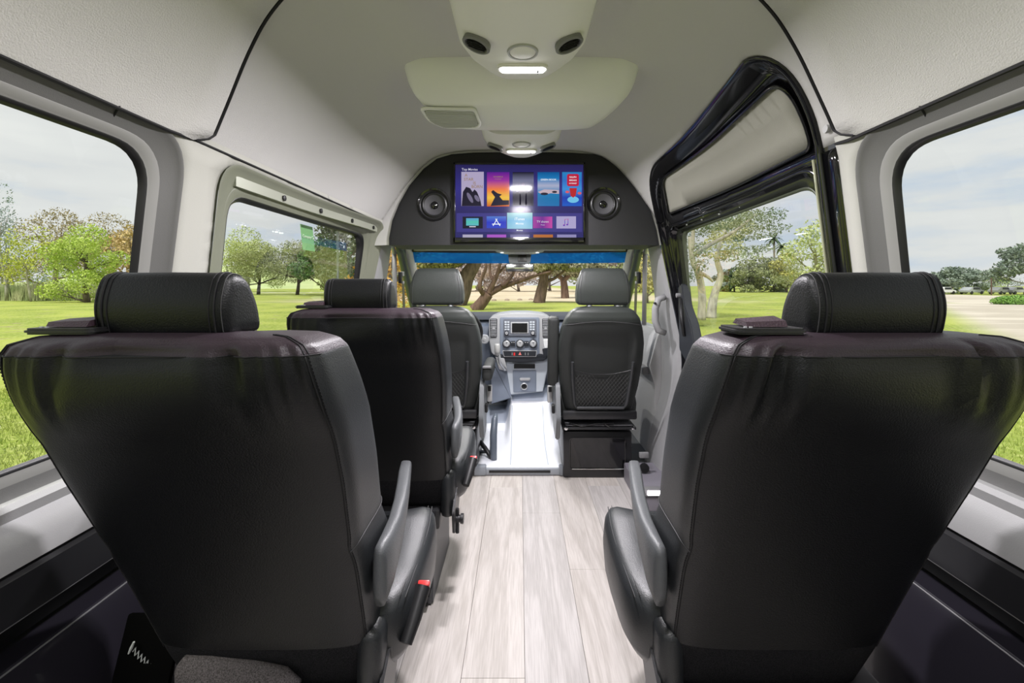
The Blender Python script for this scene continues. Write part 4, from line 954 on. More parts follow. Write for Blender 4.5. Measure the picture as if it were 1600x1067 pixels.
# ================================================================ FRONT SEATS
def make_front(loc, sg, label):
    """sg=+1 aisle to +x (driver)."""
    root = tag(empty('front_seat', loc), label, 'seat', 'front seats')
    NK = 96; rings = []; tt = np.r_[np.linspace(0, .86, 22), np.linspace(.88, 1, 9)]
    z0, z1 = .40, 1.005
    def rpt(a, t):
        z = z0+(z1-z0)*t; y = .17*(1.0-z)/.6
        hw = np.interp(z, [.40, .46, .55, .70, .80, .88, .94, .98, 1.0, 1.005], [.19, .205, .222, .236, .236, .222, .20, .17, .13, .08])
        dp = np.interp(z, [.40, .6, .9, .97, 1.0, 1.005], [.14, .16, .14, .11, .06, .03]); yo = np.interp(z, [.94, .98, 1.005], [0, .012, .045])
        c, s = math.cos(a), math.sin(a); n = 4.0
        u = abs(c)**(2/n)*(1 if c > 0 else -1); v = abs(s)**(2/n)*(1 if s > 0 else -1)
        yy = y+yo+dp/2+v*dp/2+(.03*abs(u)**3 if v > 0 else 0)
        if v < 0:
            # shallow moulded dish in the rear shell below the shoulder strip
            yy += .016*sm(.80, .66, t)*sm(.80, .62, abs(u))*sm(.05, .2, t)-.006*(1-u*u)
        return (u*hw, yy, z)
    for t in tt: rings.append([rpt(2*math.pi*(k+.5)/NK, t) for k in range(NK)])
    V = [p for r in rings for p in r]; F = []; mi = []
    def tb(u): return .865-.05*u*u
    for i in range(len(rings)-1):
        for k in range(NK):
            k2 = (k+1) % NK; F.append((i*NK+k, i*NK+k2, (i+1)*NK+k2, (i+1)*NK+k)); a = 2*math.pi*(k+1)/NK
            u = rings[i][k][0]/.236
            mi.append(1 if tt[i] > tb(u)-.01 else (2 if abs(math.cos(a)) > .93 else 0))
    F.append(tuple(range(NK-1, -1, -1))); mi.append(0); F.append(tuple((len(rings)-1)*NK+k for k in range(NK))); mi.append(1)
    bk = mk('backrest', V, F, None, root, True, mats=[SEATF, SEATU, SEATU], midx=mi)
    P = []
    for a in np.linspace(math.pi*1.03, math.pi*1.97, 50):
        u = rpt(a, .85)[0]/.236; p = Vector(rpt(a, tb(u))); P.append(p+Vector((0, -.001, 0)))
    MB().tube(P, .0018, 5).build('seam', THREAD_L, bk, smooth=True)
    # headrest
    pr = fillet([(0, 0), (-.012, .10), (.012, .185), (.05, .205), (.095, .15), (.10, .02), (.07, -.004)], [.02, .05, .05, .03, .04, .03, .02], 5)
    cy, cz = .045, .09; m = MB(); rr_ = []
    for x, k in [(-.146, .6), (-.145, .80), (-.138, .92), (-.125, .98), (-.105, 1), (0, 1.01), (.105, 1), (.125, .98), (.138, .92), (.145, .80), (.146, .6)]:
        rr_.append([((x*(1-.17*max(0, (b-.06)/.14)**1.5)), cy+(a-cy)*k, cz+(b-cz)*k) for a, b in pr])
    m.loft(rr_); hr = m.build('headrest', SEATU, root, smooth=True); hr.location = (0, .03, 1.012)
    for s2 in (-1, 1):
        P = [((s2*.128*(1-.17*max(0, (b-.06)/.14)**1.5)), cy+(a-cy)*.99, cz+(b-cz)*.99) for a, b in pr]; MB().tube(P, .0013, 5).build('seam', THREAD_L, hr, smooth=True)
        MB().tube([(s2*.075, .075, .985), (s2*.075, .075, 1.03)], .008, 8).build('headrest_post', CHROME, root)
        MB().lathe([(0, -.004), (.016, -.003), (.014, .008), (0, .009)], (s2*.075, .06, 1.006), n=14).build('post_collar', SILVER, root)
    # magazine net with frame
    fr = MB()
    def bp(x, z): t = (z-z0)/(z1-z0); y = .17*(1.0-z)/.6; return (x, y-.020, z)
    P = [bp(-.165, .70), bp(-.16, .60), bp(-.145, .455), bp(-.13, .43), bp(.13, .43), bp(.145, .455), bp(.16, .60), bp(.165, .70)]
    fr.tube(P, .009, 8); nf = fr.build('net_frame', mat('net_frame%d' % sg, (.035, .037, .04), .35), root)
    net = MB()
    for k in range(-16, 40):
        for dr in (1, -1):
            pts = []
            for s_ in np.linspace(0, 1, 8):
                z = .44+.22*s_; x = (-.42+k*.02+s_*.16) if dr > 0 else (-.26+k*.02-s_*.16)
                lim = .148+.012*s_; topz_ = .655-.03*(1-(x/.16)**2)
                if abs(x) < lim and z < topz_: pts.append((bp(x, z)[0], bp(x, z)[1]-.001+.012*(1-(x/.16)**2), z))
            if len(pts) > 1: net.tube(pts, .0011, 4, False)
    no_ = net.build('net', mat('net_grey%d' % sg, (.06, .06, .06), .6), nf); no_['kind'] = 'stuff'
    MB().tube([(bp(x, 0)[0], bp(0, .655-.03*(1-(x/.16)**2))[1]-.001+.012*(1-(x/.16)**2), .655-.03*(1-(x/.16)**2)) for x in np.linspace(-.16, .16, 16)], .003, 6).build('elastic_edge', BLACKP, nf)
    # cushion, recliner sides, armrest, swivel base
    rings = []
    for z, k in [(.34, .90), (.36, .98), (.42, 1.0), (.455, .98), (.47, .92), (.475, .7)]:
        rings.append([(abs(math.cos(a))**.4*(1 if math.cos(a) > 0 else -1)*.245*k, .44+abs(math.sin(a))**.4*(1 if math.sin(a) > 0 else -1)*.24*k, z) for a in np.linspace(0, 2*math.pi, 48, endpoint=False)])
    m = MB(); m.loft(rings); m.build('seat', SEATF, root, smooth=True)
    m = MB(); m.box((0, .165, .385), (.42, .03, .05), bev=.01); m.build('rear_bar', STEEL, root)
    ax = sg
    m = MB(); m.add(*(lambda q: (q.v, q.f))(prism(fillet([(.08, .38), (.15, .56), (.22, .58), (.34, .44), (.34, .26), (.16, .24)], .02, 4), ax*.225, ax*.250, bev=.006, ax='x'))); m.build('side_cover', mat('side_cover%d' % sg, (.16, .17, .18), .4), root)
    MB().box((ax*.258, .24, .40), (.016, .05, .05), bev=.006).build('recline_knob', BLACKP, root)
    bu = MB(); bu.box((ax*.272, .30, .47), (.03, .02, .10), bev=.006); bu = bu.build('buckle', GREYL, root)
    MB().box((ax*.272, .288, .50), (.018, .004, .03), bev=.002).build('buckle_slot', BLACKP, bu)
    if sg > 0:   # driver: armrest folded forward, its end in view
        m = MB(); m.box((.268, .30, .62), (.058, .34, .085), bev=.02, seg=3); m.build('armrest', SEATF, root, smooth=True)
        MB().box((.268, .124, .658), (.05, .014, .014), bev=.005).build('armrest_cap', GREYT, root)
    else:        # passenger: armrest folded upright beside the backrest
        m = MB(); m.box((-.262, .17, .745), (.062, .07, .40), Matrix.Rotation(R(10), 3, 'X'), bev=.018, seg=3); m.build('armrest', SEATF, root, smooth=True)
    # swivel plinth
    m = MB(); m.box((0, .38, .305), (.42, .42, .016), bev=.005); m.build('swivel_plate', STEEL, root)
    for a in (-1, 1): MB().lathe([(0, -.012), (.010, -.01), (.012, .006), (0, .008)], (a*.19, .165, .31), 'y', 12).build('bolt', CHROME, root)
    b = MB(); b.box((0, .41, .135), (.40, .36, .27), bev=.012); bx = b.build('seat_box', STEEL, root)
    m = MB(); m.loft([[(a*k, .2285-d, .15+b_*k) for a, b_ in fillet([(-.165, -.10), (.165, -.10), (.165, .085), (-.165, .085)], .02, 4)] for k, d in [(1, .0), (1, .006), (.97, .006), (.95, .001)]], True, True); m.build('box_panel', GLOSSB, bx)
    MB().tube([(-.15, .222, .055), (.15, .222, .055)], .003, 6).build('panel_rail', CHROME, bx)
    for pts in ([(-.17, .18, .335), (-.10, .17, .318), (-.02, .18, .328), (.08, .17, .335)], [(.02, .18, .335), (.06, .17, .31), (.12, .18, .30), (.14, .2, .315)]):
        MB().tube(pts, .005, 6).build('cable', BLACKP, root, smooth=True)
    MB().box((0, .32, .32), (.38, .28, .004)).build('swivel_top', mat('pale_tray%d' % sg, (.14, .14, .15), .35), root)
    return root
make_front((-.452, 2.43, 0), 1, 'driver seat on the left with tall rounded headrest and rear net')
make_front((.452, 2.41, 0), -1, 'front passenger seat on the right with upright armrest and rear net')
# small silver signature mark on a black tag hanging by the left wall, grey felt bundle under the left seat
tg = tag(empty('fabric_tag', (-.722, .885, .405)), 'black fabric flap with silver scribbled mark at left seat foot', 'tag')
m = MB(); m.box((0, 0, 0), (.11, .012, .13), Matrix.Rotation(R(-20), 3, 'X'), bev=.004); m.build('flap', mat('flap_black', (.002, .002, .002), .9, spec=.02), tg)
MK = mat('silver_thread', (.45, .47, .47), .5); sx = MB(); sx.tube([(-.018, -.012, .030), (-.024, -.011, .018), (-.030, -.010, .006)], [.002, .0028, .0015], 5)
for k in range(6): sx.tube([(-.022+k*.006, -.010, .010-k*.006), (-.016+k*.006, -.010, .018-k*.006), (-.018+k*.006, -.010, .002-k*.006), (-.012+k*.006, -.010, .008-k*.006)], .0011, 4)
sx.build('stitched_mark', MK, tg)
fb = MB(); rings = []
for x, k in [(-.12, .3), (-.11, .8), (-.06, 1), (.02, 1.02), (.08, .9), (.11, .4)]: rings.append([(x, .022*k*math.cos(a), .034*k*math.sin(a)) for a in np.linspace(0, 2*math.pi, 20, endpoint=False)])
fb.loft(rings); fo = fb.build('felt_cover', CARPET_G, None, smooth=True); fo.location = (-.52, .848, .386); fo.rotation_euler = (0, R(8), 0); tag(fo, 'speckled grey felt roll at lower rear edge of the nearest left seat', 'felt')
# green lettered square painted in for a reflection in the left middle window
refl_sq = tag(empty('window_sticker', (-.885, 1.90, 1.315)), 'small pale green lettered square standing in for a reflection in left window', 'sticker')
MB().box((0, 0, 0), (.003, .105, .105), Matrix.Rotation(R(-6), 3, 'Y')).build('sheet', mat('reflection_green', (.20, .42, .18), .6), refl_sq)
text('Company Car', .019, (.0045, 0, .004), (R(90), 0, R(90)), mat('reflection_white', (.7, .8, .6), .6), refl_sq)
# ================================================================ OUTSIDE
GZ = -.70
def ground_mat():
    m = bpy.data.materials.new('park_ground'); m.use_nodes = True; t = m.node_tree; b = t.nodes['Principled BSDF']; L = t.links.new
    b.inputs['Roughness'].default_value = .95; b.inputs['Specular IOR Level'].default_value = .05
    c = N(t, 'ShaderNodeNewGeometry'); sp = N(t, 'ShaderNodeSeparateXYZ'); L(c.outputs['Position'], sp.inputs[0])
    def noise(scale, det=5, st=(1, 1, 1)):
        mm = N(t, 'ShaderNodeMapping'); mm.inputs['Scale'].default_value = st; L(c.outputs['Position'], mm.inputs[0])
        n = N(t, 'ShaderNodeTexNoise'); n.inputs['Scale'].default_value = scale; n.inputs['Detail'].default_value = det; L(mm.outputs[0], n.inputs['Vector']); return n.outputs['Fac']
    def mixc(f, a, b_):
        x = N(t, 'ShaderNodeMix', data_type='RGBA')
        for i, v in ((6, a), (7, b_)):
            if isinstance(v, tuple): x.inputs[i].default_value = (*v, 1)
            else: L(v, x.inputs[i])
        L(f, x.inputs[0]); return x.outputs[2]
    def rng(v, a, b_, o0=0, o1=1):
        x = N(t, 'ShaderNodeMapRange'); x.inputs[1].default_value = a; x.inputs[2].default_value = b_; x.inputs[3].default_value = o0; x.inputs[4].default_value = o1; x.interpolation_type = 'SMOOTHSTEP'; L(v, x.inputs[0]); return x.outputs[0]
    def mth(op, a, b_):
        x = N(t, 'ShaderNodeMath', operation=op)
        for i, v in enumerate((a, b_)):
            if isinstance(v, (int, float)): x.inputs[i].default_value = v
            else: L(v, x.inputs[i])
        return x.outputs[0]
    grass = mixc(rng(noise(.25, 6), .38, .62), (.23, .30, .055), (.37, .42, .09))
    grass = mixc(rng(noise(9, 4), .42, .75), grass, (.46, .49, .17))
    grass = mixc(rng(noise(1.1, 6), .60, .70), grass, (.34, .30, .17))
    dry = mixc(rng(noise(.15, 5), .35, .65), (.52, .44, .31), (.62, .54, .41))
    # dry field: far ahead
    f1 = rng(mth('ADD', sp.outputs[1], mth('MULTIPLY', noise(.05, 3), 30)), 60, 70)
    f1 = mth('MULTIPLY', f1, rng(mth('ABSOLUTE', mth('ADD', sp.outputs[0], 1), 0), 30, 17))
    # sandy lot: to the right, behind the line of the sliding door
    ang = mth('SUBTRACT', sp.outputs[0], mth('MULTIPLY', sp.outputs[1], .84))
    f2 = mth('MULTIPLY', rng(ang, 2.0, 4.5), rng(mth('ADD', sp.outputs[0], mth('MULTIPLY', noise(.3, 3), 5)), 8, 11))
    f2 = mth('MULTIPLY', f2, rng(sp.outputs[0], 86, 80))
    sand = mixc(rng(noise(.5, 6, (.3, 1, 1)), .40, .62), (.47, .42, .36), (.60, .545, .475))
    sand = mixc(rng(noise(.12, 5, (1, .25, 1)), .60, .66), sand, (.30, .34, .12))
    o = mixc(f1, grass, dry); o = mixc(f2, o, sand); L(o, b.inputs['Base Color'])
    bu = N(t, 'ShaderNodeBump'); bu.inputs['Strength'].default_value = .5; bu.inputs['Distance'].default_value = .05; L(noise(14, 4), bu.inputs['Height']); L(bu.outputs[0], b.inputs['Normal'])
    return m
V = []; F = []; rad = [0, 3, 6, 10, 16, 25, 40, 60, 90, 140, 220, 400, 900]; ns = 72
rg = random.Random(5)
for i, r in enumerate(rad):
    for k in range(ns):
        a = 2*math.pi*k/ns; z = GZ+(0 if r < 12 else .0016*r*rg.uniform(-1, 1)*.6)+ (0 if r < 200 else 0)
        V.append((r*math.cos(a), r*math.sin(a)+1.5, z))
for i in range(len(rad)-1):
    for k in range(ns): k2 = (k+1) % ns; F.append((i*ns+k, (i+1)*ns+k, (i+1)*ns+k2, i*ns+k2))
gnd = struct(mk('ground', V, F, ground_mat()))
# grass blades near the windows as real geometry
def blades(n, region, name, label, par=None):
    rs_ = np.random.RandomState(4); X = rs_.uniform(region[0], region[1], n); Y = rs_.uniform(region[2], region[3], n); h = rs_.uniform(.03, .09, n); a = rs_.uniform(0, 6.28, n); w = .006
    dx, dy = np.cos(a)*w, np.sin(a)*w; lx, ly = rs_.normal(0, .02, n), rs_.normal(0, .02, n)
    V = np.empty((n*3, 3)); V[0::3] = np.c_[X-dx, Y-dy, np.full(n, GZ)]; V[1::3] = np.c_[X+dx, Y+dy, np.full(n, GZ)]; V[2::3] = np.c_[X+lx, Y+ly, GZ+h]
    o = mk(name, V, [(3*i, 3*i+1, 3*i+2) for i in range(n)], mat(name+'_mat', (.26, .37, .05), .8, col2=(.42, .46, .12), vscale=.8), par, False); return o
g = blades(60000, (-9, -1.2, .3, 9), 'grass', ''); tag(g, 'short green lawn grass outside the left windows', 'grass', kind='stuff')
g = blades(50000, (1.2, 9, .3, 9), 'grass', ''); tag(g, 'short green lawn grass outside the right windows', 'grass', kind='stuff')
BARK = {}
def bark(c):
    if c not in BARK: BARK[c] = mat('bark%d' % len(BARK), c, .9, bump=1.0, bscale=6, col2=tuple(x*.55 for x in c), vscale=5, spec=.1, stretch=(1, 1, .3))
    return BARK[c]
LEAFM = {}
def leafmat(c, c2):
    k = (c, c2)
    if k not in LEAFM: LEAFM[k] = mat('leaf%d' % len(LEAFM), c, .75, col2=c2, vscale=.6, spec=.15)
    return LEAFM[k]
def leaves(rs_, clumps, n, size):
    C = np.array([c[:3] for c in clumps]); Rr = np.array([c[3:6] for c in clumps]); w = Rr.prod(1)**.7; idx = rs_.choice(len(C), n, p=w/w.sum())
    d = rs_.normal(size=(n, 3)); d /= np.linalg.norm(d, axis=1)[:, None]; d *= (rs_.uniform(.25, 1, n)**.45)[:, None]
    P = C[idx]+d*Rr[idx]; a = rs_.normal(size=(n, 3)); a /= np.linalg.norm(a, axis=1)[:, None]; b = np.cross(a, rs_.normal(size=(n, 3))); b /= np.linalg.norm(b, axis=1)[:, None]
    s = (size*rs_.uniform(.5, 1.2, n))[:, None]; V = np.empty((n*4, 3)); V[0::4] = P-a*s; V[1::4] = P-b*s*.5; V[2::4] = P+a*s; V[3::4] = P+b*s*.5
    return V, [(4*i, 4*i+1, 4*i+2, 4*i+3) for i in range(n)]
def tree(px, Y, h, rx, label, leafc, barkc=(.20, .16, .12), dens=2200, size=None, clear=.25, lean=0, nb=7, seed=0, xy=None, kind='tree', sparse=1.0, group='park trees', cat='tree', tk=1.0):
    X = (px-812)*Y/711 if xy is None else xy[0]
    if xy is not None: Y = xy[1]
    rs_ = np.random.RandomState(seed*13+int(abs(px))+1); root = tag(empty(kind, (X, Y, GZ)), label, cat, group)
    t = MB(); tr = (h*.022+.05)*tk; top = h*.62
    trunk = [(lean*s_*h+.02*h*math.sin(s_*5+seed), .01*h*math.cos(s_*4), top*s_) for s_ in np.linspace(0, 1, 7)]
    t.tube(trunk, [tr*(1.25-.9*s_) for s_ in np.linspace(0, 1, 7)], 8)
    clumps = []
    for k in range(nb):
        s_ = clear+(1-clear)*(k+.5)/nb; i = min(5, int(s_*6)); p0 = np.array(trunk[i]); a = k*2.4+seed; L_ = rx*rs_.uniform(.55, .95)*(1.1-.45*s_)
        e = p0+np.array([math.cos(a)*L_, math.sin(a)*L_, h*rs_.uniform(.10, .30)]); mid = (p0+e)/2+np.array([0, 0, -.03*h])
        t.tube([p0, mid, e], [tr*.5, tr*.3, tr*.1], 6)
        clumps.append((*e, rx*.42, rx*.42, h*.15))
        for q in range(2):
            e2 = e+rs_.normal(size=3)*[rx*.3, rx*.3, h*.07]; t.tube([mid, (mid+e2)/2, e2], [tr*.25, tr*.15, tr*.05], 5); clumps.append((*e2, rx*.30, rx*.30, h*.10))
    clumps.append((trunk[-1][0], trunk[-1][1], h*.80, rx*.55, rx*.55, h*.20))
    t.build('trunk', bark(barkc), root, smooth=True)
    V, F = leaves(rs_, clumps, int(dens*sparse), size or h*.022+.04)
    V[:, 2] = np.minimum(V[:, 2], h); mk('foliage', V, F, leafmat(*leafc), root, False)
    return root
YG = ((.40, .47, .06), (.56, .58, .13)); BG = ((.38, .52, .09), (.54, .64, .17)); BR = ((.30, .24, .13), (.42, .36, .18)); DG = ((.07, .12, .05), (.15, .20, .09)); GG = ((.18, .23, .14), (.30, .34, .22))
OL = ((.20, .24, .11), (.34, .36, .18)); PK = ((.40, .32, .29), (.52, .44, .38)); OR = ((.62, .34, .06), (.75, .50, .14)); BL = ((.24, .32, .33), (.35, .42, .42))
# ---- left rear window
tree(5, 52, 14.5, 1.8, 'tall thin sparse grey-blue tree at far left of left rear window', BL, (.5, .48, .45), 1500, seed=1, nb=9, size=.13, tk=.4)
tree(45, 50, 8.6, 3.6, 'pale multi-branched tree with yellow-green leaves in left rear window', YG, (.62, .58, .5), 3000, seed=2, size=.14, tk=.4)
tree(135, 47, 8.2, 3.4, 'round bright lime-green tree in middle of left rear window', BG, (.18, .15, .12), 12000, seed=3, clear=.1, size=.13)
tree(88, 62, 12.5, 4.5, 'tall brown-leaved tree behind the lime-green one', BR, (.35, .30, .25), 6000, seed=4, size=.15)
tree(172, 60, 11.5, 5.0, 'wide rust-brown tree right of the lime-green one', BR, (.2, .16, .12), 9000, seed=5, clear=.1, size=.15)
tree(205, 56, 9.0, 3.2, 'ochre tree at right edge of left rear window', ((.50, .36, .16), (.62, .48, .24)), (.2, .16, .12), 2600, seed=6, clear=.1)
tree(20, 80, 7.5, 5, 'low blue-grey tree far behind the thin tree', BL, (.3, .3, .3), 1800, seed=7)
tree(-60, 60, 11, 5, 'olive tree beyond the left edge of the view', OL, (.3, .25, .2), 2000, seed=8)
reeds = None
rs_ = np.random.RandomState(9); n = 14000; X = rs_.uniform(-75, -38, n); Y = rs_.uniform(52, 56, n)+0*X; Yr = Y; h = rs_.uniform(1.0, 2.3, n); w = .05; lx = rs_.normal(0, .25, n)
V = np.empty((n*3, 3)); V[0::3] = np.c_[X-w, Yr, np.full(n, GZ)]; V[1::3] = np.c_[X+w, Yr, np.full(n, GZ)]; V[2::3] = np.c_[X+lx, Yr, GZ+h]
rd = mk('reeds', V, [(3*i, 3*i+1, 3*i+2) for i in range(n)], mat('reed', (.24, .30, .12), .9, col2=(.46, .46, .26), vscale=.5), None, False); tag(rd, 'tall green-brown reeds along the far edge of the left lawn', 'reeds', kind='stuff')
# ---- left middle window
tree(405, 84, 9.8, 5.8, 'left of the two round grey-brown oaks beyond left middle window', OL, (.10, .08, .07), 9000, seed=11, clear=.35, size=.18)
tree(465, 82, 10.0, 6.0, 'right of the two round grey-brown oaks beyond left middle window', OL, (.10, .08, .07), 9000, seed=12, clear=.35, size=.18)
tree(385, 120, 17.5, 7.5, 'pale green tall tree behind the two oaks', ((.40, .46, .18), (.55, .60, .30)), (.3, .3, .2), 7000, seed=13, size=.28)
tree(508, 75, 10.5, 4.2, 'dark green narrow tree right of the two oaks', ((.08, .16, .05), (.14, .24, .08)), (.1, .08, .06), 4000, seed=14, clear=.08, size=.3)
tree(540, 62, 12.0, 5.0, 'dark grey-green tree at right end of left middle window', ((.09, .12, .07), (.20, .22, .14)), (.3, .27, .24), 3600, seed=15, clear=.15)
pth = MB(); pth.loft([[(-95, 92, GZ+.05), (-30, 104, GZ+.05)], [(-96, 96, GZ+.05), (-30, 108, GZ+.05)]], False, False); pth = pth.build('path', mat('path_pale', (.70, .66, .58), .9)); struct(pth)
# grassy hill far to the left
V = []; F = []
for j in range(13):
    for i in range(25):
        u, v = i/24, j/12; z = GZ-.5+16*math.sin(math.pi*u)**1.2*math.sin(math.pi*v*.5)**1.5; V.append((-330+250*u, 200+140*v, z))
for j in range(12):
    for i in range(24): a = j*25+i; F.append((a, a+1, a+26, a+25))
hl_ = mk('hill', V, F, mat('hill_grass', (.40, .50, .20), .95, col2=(.52, .58, .28), vscale=.05)); struct(hl_)
# ---- windscreen
def limb_tree(px, Y, label, paths, clumps, leafc, barkc, n, size, seed, group='park trees'):
    X = (px-812)*Y/711; root = tag(empty('tree', (X, Y, GZ)), label, 'tree', group); t = MB(); k = Y/711
    for P, r0, r1 in paths:
        pts = [((a-px)*k, dy, (445-b)*k+H-GZ) for a, b, dy in P]
        pts[0] = (pts[0][0], pts[0][1], max(pts[0][2], -.05)) if P[0][1] > 463 else pts[0]
        C = catm3(pts, 5); t.tube(C, list(np.linspace(r0, r1, len(C))), 8)
    t.build('trunk', bark(barkc), root, smooth=True)
    V, F = leaves(np.random.RandomState(seed), [((a-px)*k, dy, (445-b)*k+H-GZ, ra*k, 2.5, rb*k) for a, b, dy, ra, rb in clumps], n, size); mk('foliage', V, F, leafmat(*leafc), root, False); return root
def catm3(P, n=5):
    P = [Vector(p) for p in P]; out = []
    for i in range(len(P)-1):
        p0 = P[max(i-1, 0)]; p1 = P[i]; p2 = P[i+1]; p3 = P[min(i+2, len(P)-1)]
        for k in range(n):
            t = k/n; out.append(.5*((2*p1)+(p2-p0)*t+(2*p0-5*p1+4*p2-p3)*t*t+(3*p1-p0-3*p2+p3)*t**3))
    return out+[P[-1]]
limb_tree(740, 33, 'leaning brown tree with long low limb, seen through windscreen centre',
    [([(741, 487, 0), (752, 474, 0), (763, 459, 0)], .46, .38), ([(763, 459, 0), (782, 449, .5), (805, 441, 1), (835, 431, 1), (862, 424, 1)], .28, .06), ([(763, 459, 0), (770, 443, 0), (778, 425, 0), (785, 395, 0)], .25, .08),
     ([(758, 462, 0), (751, 450, -.5), (753, 436, -.5), (760, 418, -.5), (757, 395, 0)], .22, .06), ([(772, 440, 0), (764, 425, 1), (766, 400, 1)], .16, .05), ([(785, 447, 0), (800, 430, 1), (806, 412, 1), (826, 395, 1)], .14, .04), ([(776, 430, 0), (790, 415, .5), (812, 400, 1)], .12, .04)],
    [(770, 398, 0, 40, 10), (800, 398, 1, 30, 9), (835, 418, 1, 22, 6)], ((.22, .20, .12), (.34, .33, .16)), (.20, .13, .10), 1500, .16, 21)
limb_tree(842, 46, 'upright thick brown trunk with spreading crown, right of the leaning tree',
    [([(842, 475, 0), (846, 455, 0), (850, 436, 0), (848, 420, 0)], .62, .42), ([(849, 430, 0), (835, 415, 1), (815, 400, 1)], .4, .15), ([(849, 430, 0), (868, 414, 0), (890, 398, 0)], .45, .15), ([(850, 425, 0), (855, 405, 0), (858, 390, 0)], .35, .12), ([(852, 440, 0), (868, 434, 0), (885, 420, 0)], .22, .08)],
    [(840, 412, 0, 26, 10), (870, 410, 0, 32, 12), (855, 396, 0, 40, 14), (895, 415, 0, 20, 9)], ((.26, .26, .18), (.40, .38, .27)), (.22, .15, .12), 7000, .24, 22)
limb_tree(882, 62, 'smaller brown trunk with crown, just right of the upright thick trunk',
    [([(883, 467, 0), (882, 450, 0), (880, 436, 0)], .58, .42), ([(880, 438, 0), (868, 425, 0), (855, 415, 0)], .35, .1), ([(880, 438, 0), (895, 424, 0), (905, 410, 0)], .4, .12)],
    [(880, 418, 0, 34, 12), (905, 420, 0, 30, 13), (925, 412, 0, 22, 14), (890, 402, 0, 44, 10)], ((.30, .30, .20), (.44, .42, .30)), (.24, .16, .12), 7000, .32, 23)
limb_tree(722, 40, 'thick grey-brown trunk behind the driver headrest, crown above',
    [([(712, 480, 0), (722, 455, 0), (728, 435, 0), (738, 418, 0), (748, 400, 0)], .9, .5), ([(725, 440, 0), (705, 420, 0), (690, 400, 0)], .4, .15)],
    [(690, 408, 0, 36, 12), (720, 402, 0, 30, 9), (665, 415, 0, 22, 10)], ((.24, .23, .12), (.38, .36, .17)), (.20, .15, .12), 6000, .2, 24)
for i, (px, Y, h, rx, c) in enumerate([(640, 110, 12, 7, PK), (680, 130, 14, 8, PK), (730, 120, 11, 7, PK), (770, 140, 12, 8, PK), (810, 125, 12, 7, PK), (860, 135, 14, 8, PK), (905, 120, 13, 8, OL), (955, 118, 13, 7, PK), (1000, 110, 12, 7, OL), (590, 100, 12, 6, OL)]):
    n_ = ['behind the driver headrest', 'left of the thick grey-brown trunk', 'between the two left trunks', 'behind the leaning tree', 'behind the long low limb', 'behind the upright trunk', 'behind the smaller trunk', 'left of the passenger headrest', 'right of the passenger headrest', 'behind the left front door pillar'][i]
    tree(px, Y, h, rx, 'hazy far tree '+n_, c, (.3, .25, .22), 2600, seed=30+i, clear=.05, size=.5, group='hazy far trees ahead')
tree(606, 18, 4.6, 1.3, 'orange autumn tree seen through the left front door window', OR, (.2, .15, .1), 2600, seed=41, clear=.05, size=.10)
tree(1012, 45, 6.0, 2.0, 'yellow-ochre tree seen through the right front door window', ((.50, .44, .16), (.62, .56, .26)), (.3, .25, .2), 1800, seed=42, clear=.05)
for i, px in enumerate((790, 801, 812, 822)): 
    k = 95/711; o = MB(); o.lathe([(0, 0), (.3, .03), (.27, .16), (.12, .24), (0, .26)], n=8); o = o.build('rock', mat('rock%d' % i, (.35, .28, .22), .9)); o.location = ((px-812)*k, 52+i*.7, GZ-.02); tag(o, ['leftmost', 'second', 'third', 'rightmost'][i]+' small brown rock in a row on the dry grass beyond the leaning tree', 'rock', 'rocks on the dry grass')
# ---- sliding door window
limb_tree(1100, 20, 'pale-barked tree with dark drooping leaves at left of sliding door window',
    [([(1096, 500, 0), (1097, 460, 0), (1092, 430, 0), (1082, 405, 0), (1078, 370, 0)], .20, .10), ([(1090, 425, 0), (1105, 432, 0), (1114, 440, 0)], .10, .05), ([(1080, 400, 0), (1110, 382, 0), (1150, 360, 0), (1180, 335, 0)], .12, .04), ([(1082, 390, 0), (1085, 350, 0), (1100, 320, 0)], .10, .04)],
    [(1130, 345, 0, 45, 12), (1175, 345, 0, 26, 16), (1185, 365, 0, 16, 10), (1100, 350, 0, 22, 20), (1165, 392, 0, 20, 7), (1150, 402, 0, 8, 6), (1085, 405, 1, 14, 40)], ((.14, .19, .12), (.34, .36, .22)), (.60, .55, .47), 6500, .06, 51)
limb_tree(1114, 25, 'short white-barked trunk on the lawn beyond sliding door window',
    [([(1111, 497, 0), (1113, 475, 0), (1118, 455, 0), (1126, 430, 0), (1120, 400, 0), (1135, 360, 0)], .30, .09)],
    [(1125, 385, 0, 22, 20), (1140, 360, 0, 20, 16)], ((.44, .44, .22), (.60, .58, .34)), (.62, .58, .50), 1500, .10, 52)
for i, (px, Y, h, rx, c, lb) in enumerate([(1148, 118, 6.5, 3.6, DG, 'dark green far tree at left of the cluster under the palms'), (1165, 110, 8, 4.2, OL, 'olive far tree second in the cluster under the palms'), (1188, 112, 9, 4.6, OL, 'olive-brown far tree in the middle of the palm cluster'), (1208, 115, 9, 4.0, GG, 'grey-green far tree right under the taller palm'), (1228, 108, 9.5, 4.0, ((.34, .34, .08), (.46, .44, .14)), 'yellow-green far tree at right of the palm cluster'), (1135, 120, 6, 3, BL, 'blue-grey far tree left of the palm cluster')]):
    tree(px, Y, h, rx, lb, c, (.2, .17, .14), 3000, seed=60+i, clear=.03, size=.35, group='trees under the palms')
tree(1272, 70, 12.0, 4.2, 'light yellow-green airy tree at right of sliding door window', ((.42, .48, .20), (.58, .62, .32)), (.3, .28, .2), 2200, seed=67, size=.28)
tree(1240, 95, 7, 4, 'low green tree between palms and the airy tree', OL, (.2, .17, .14), 2500, seed=68, clear=.05)
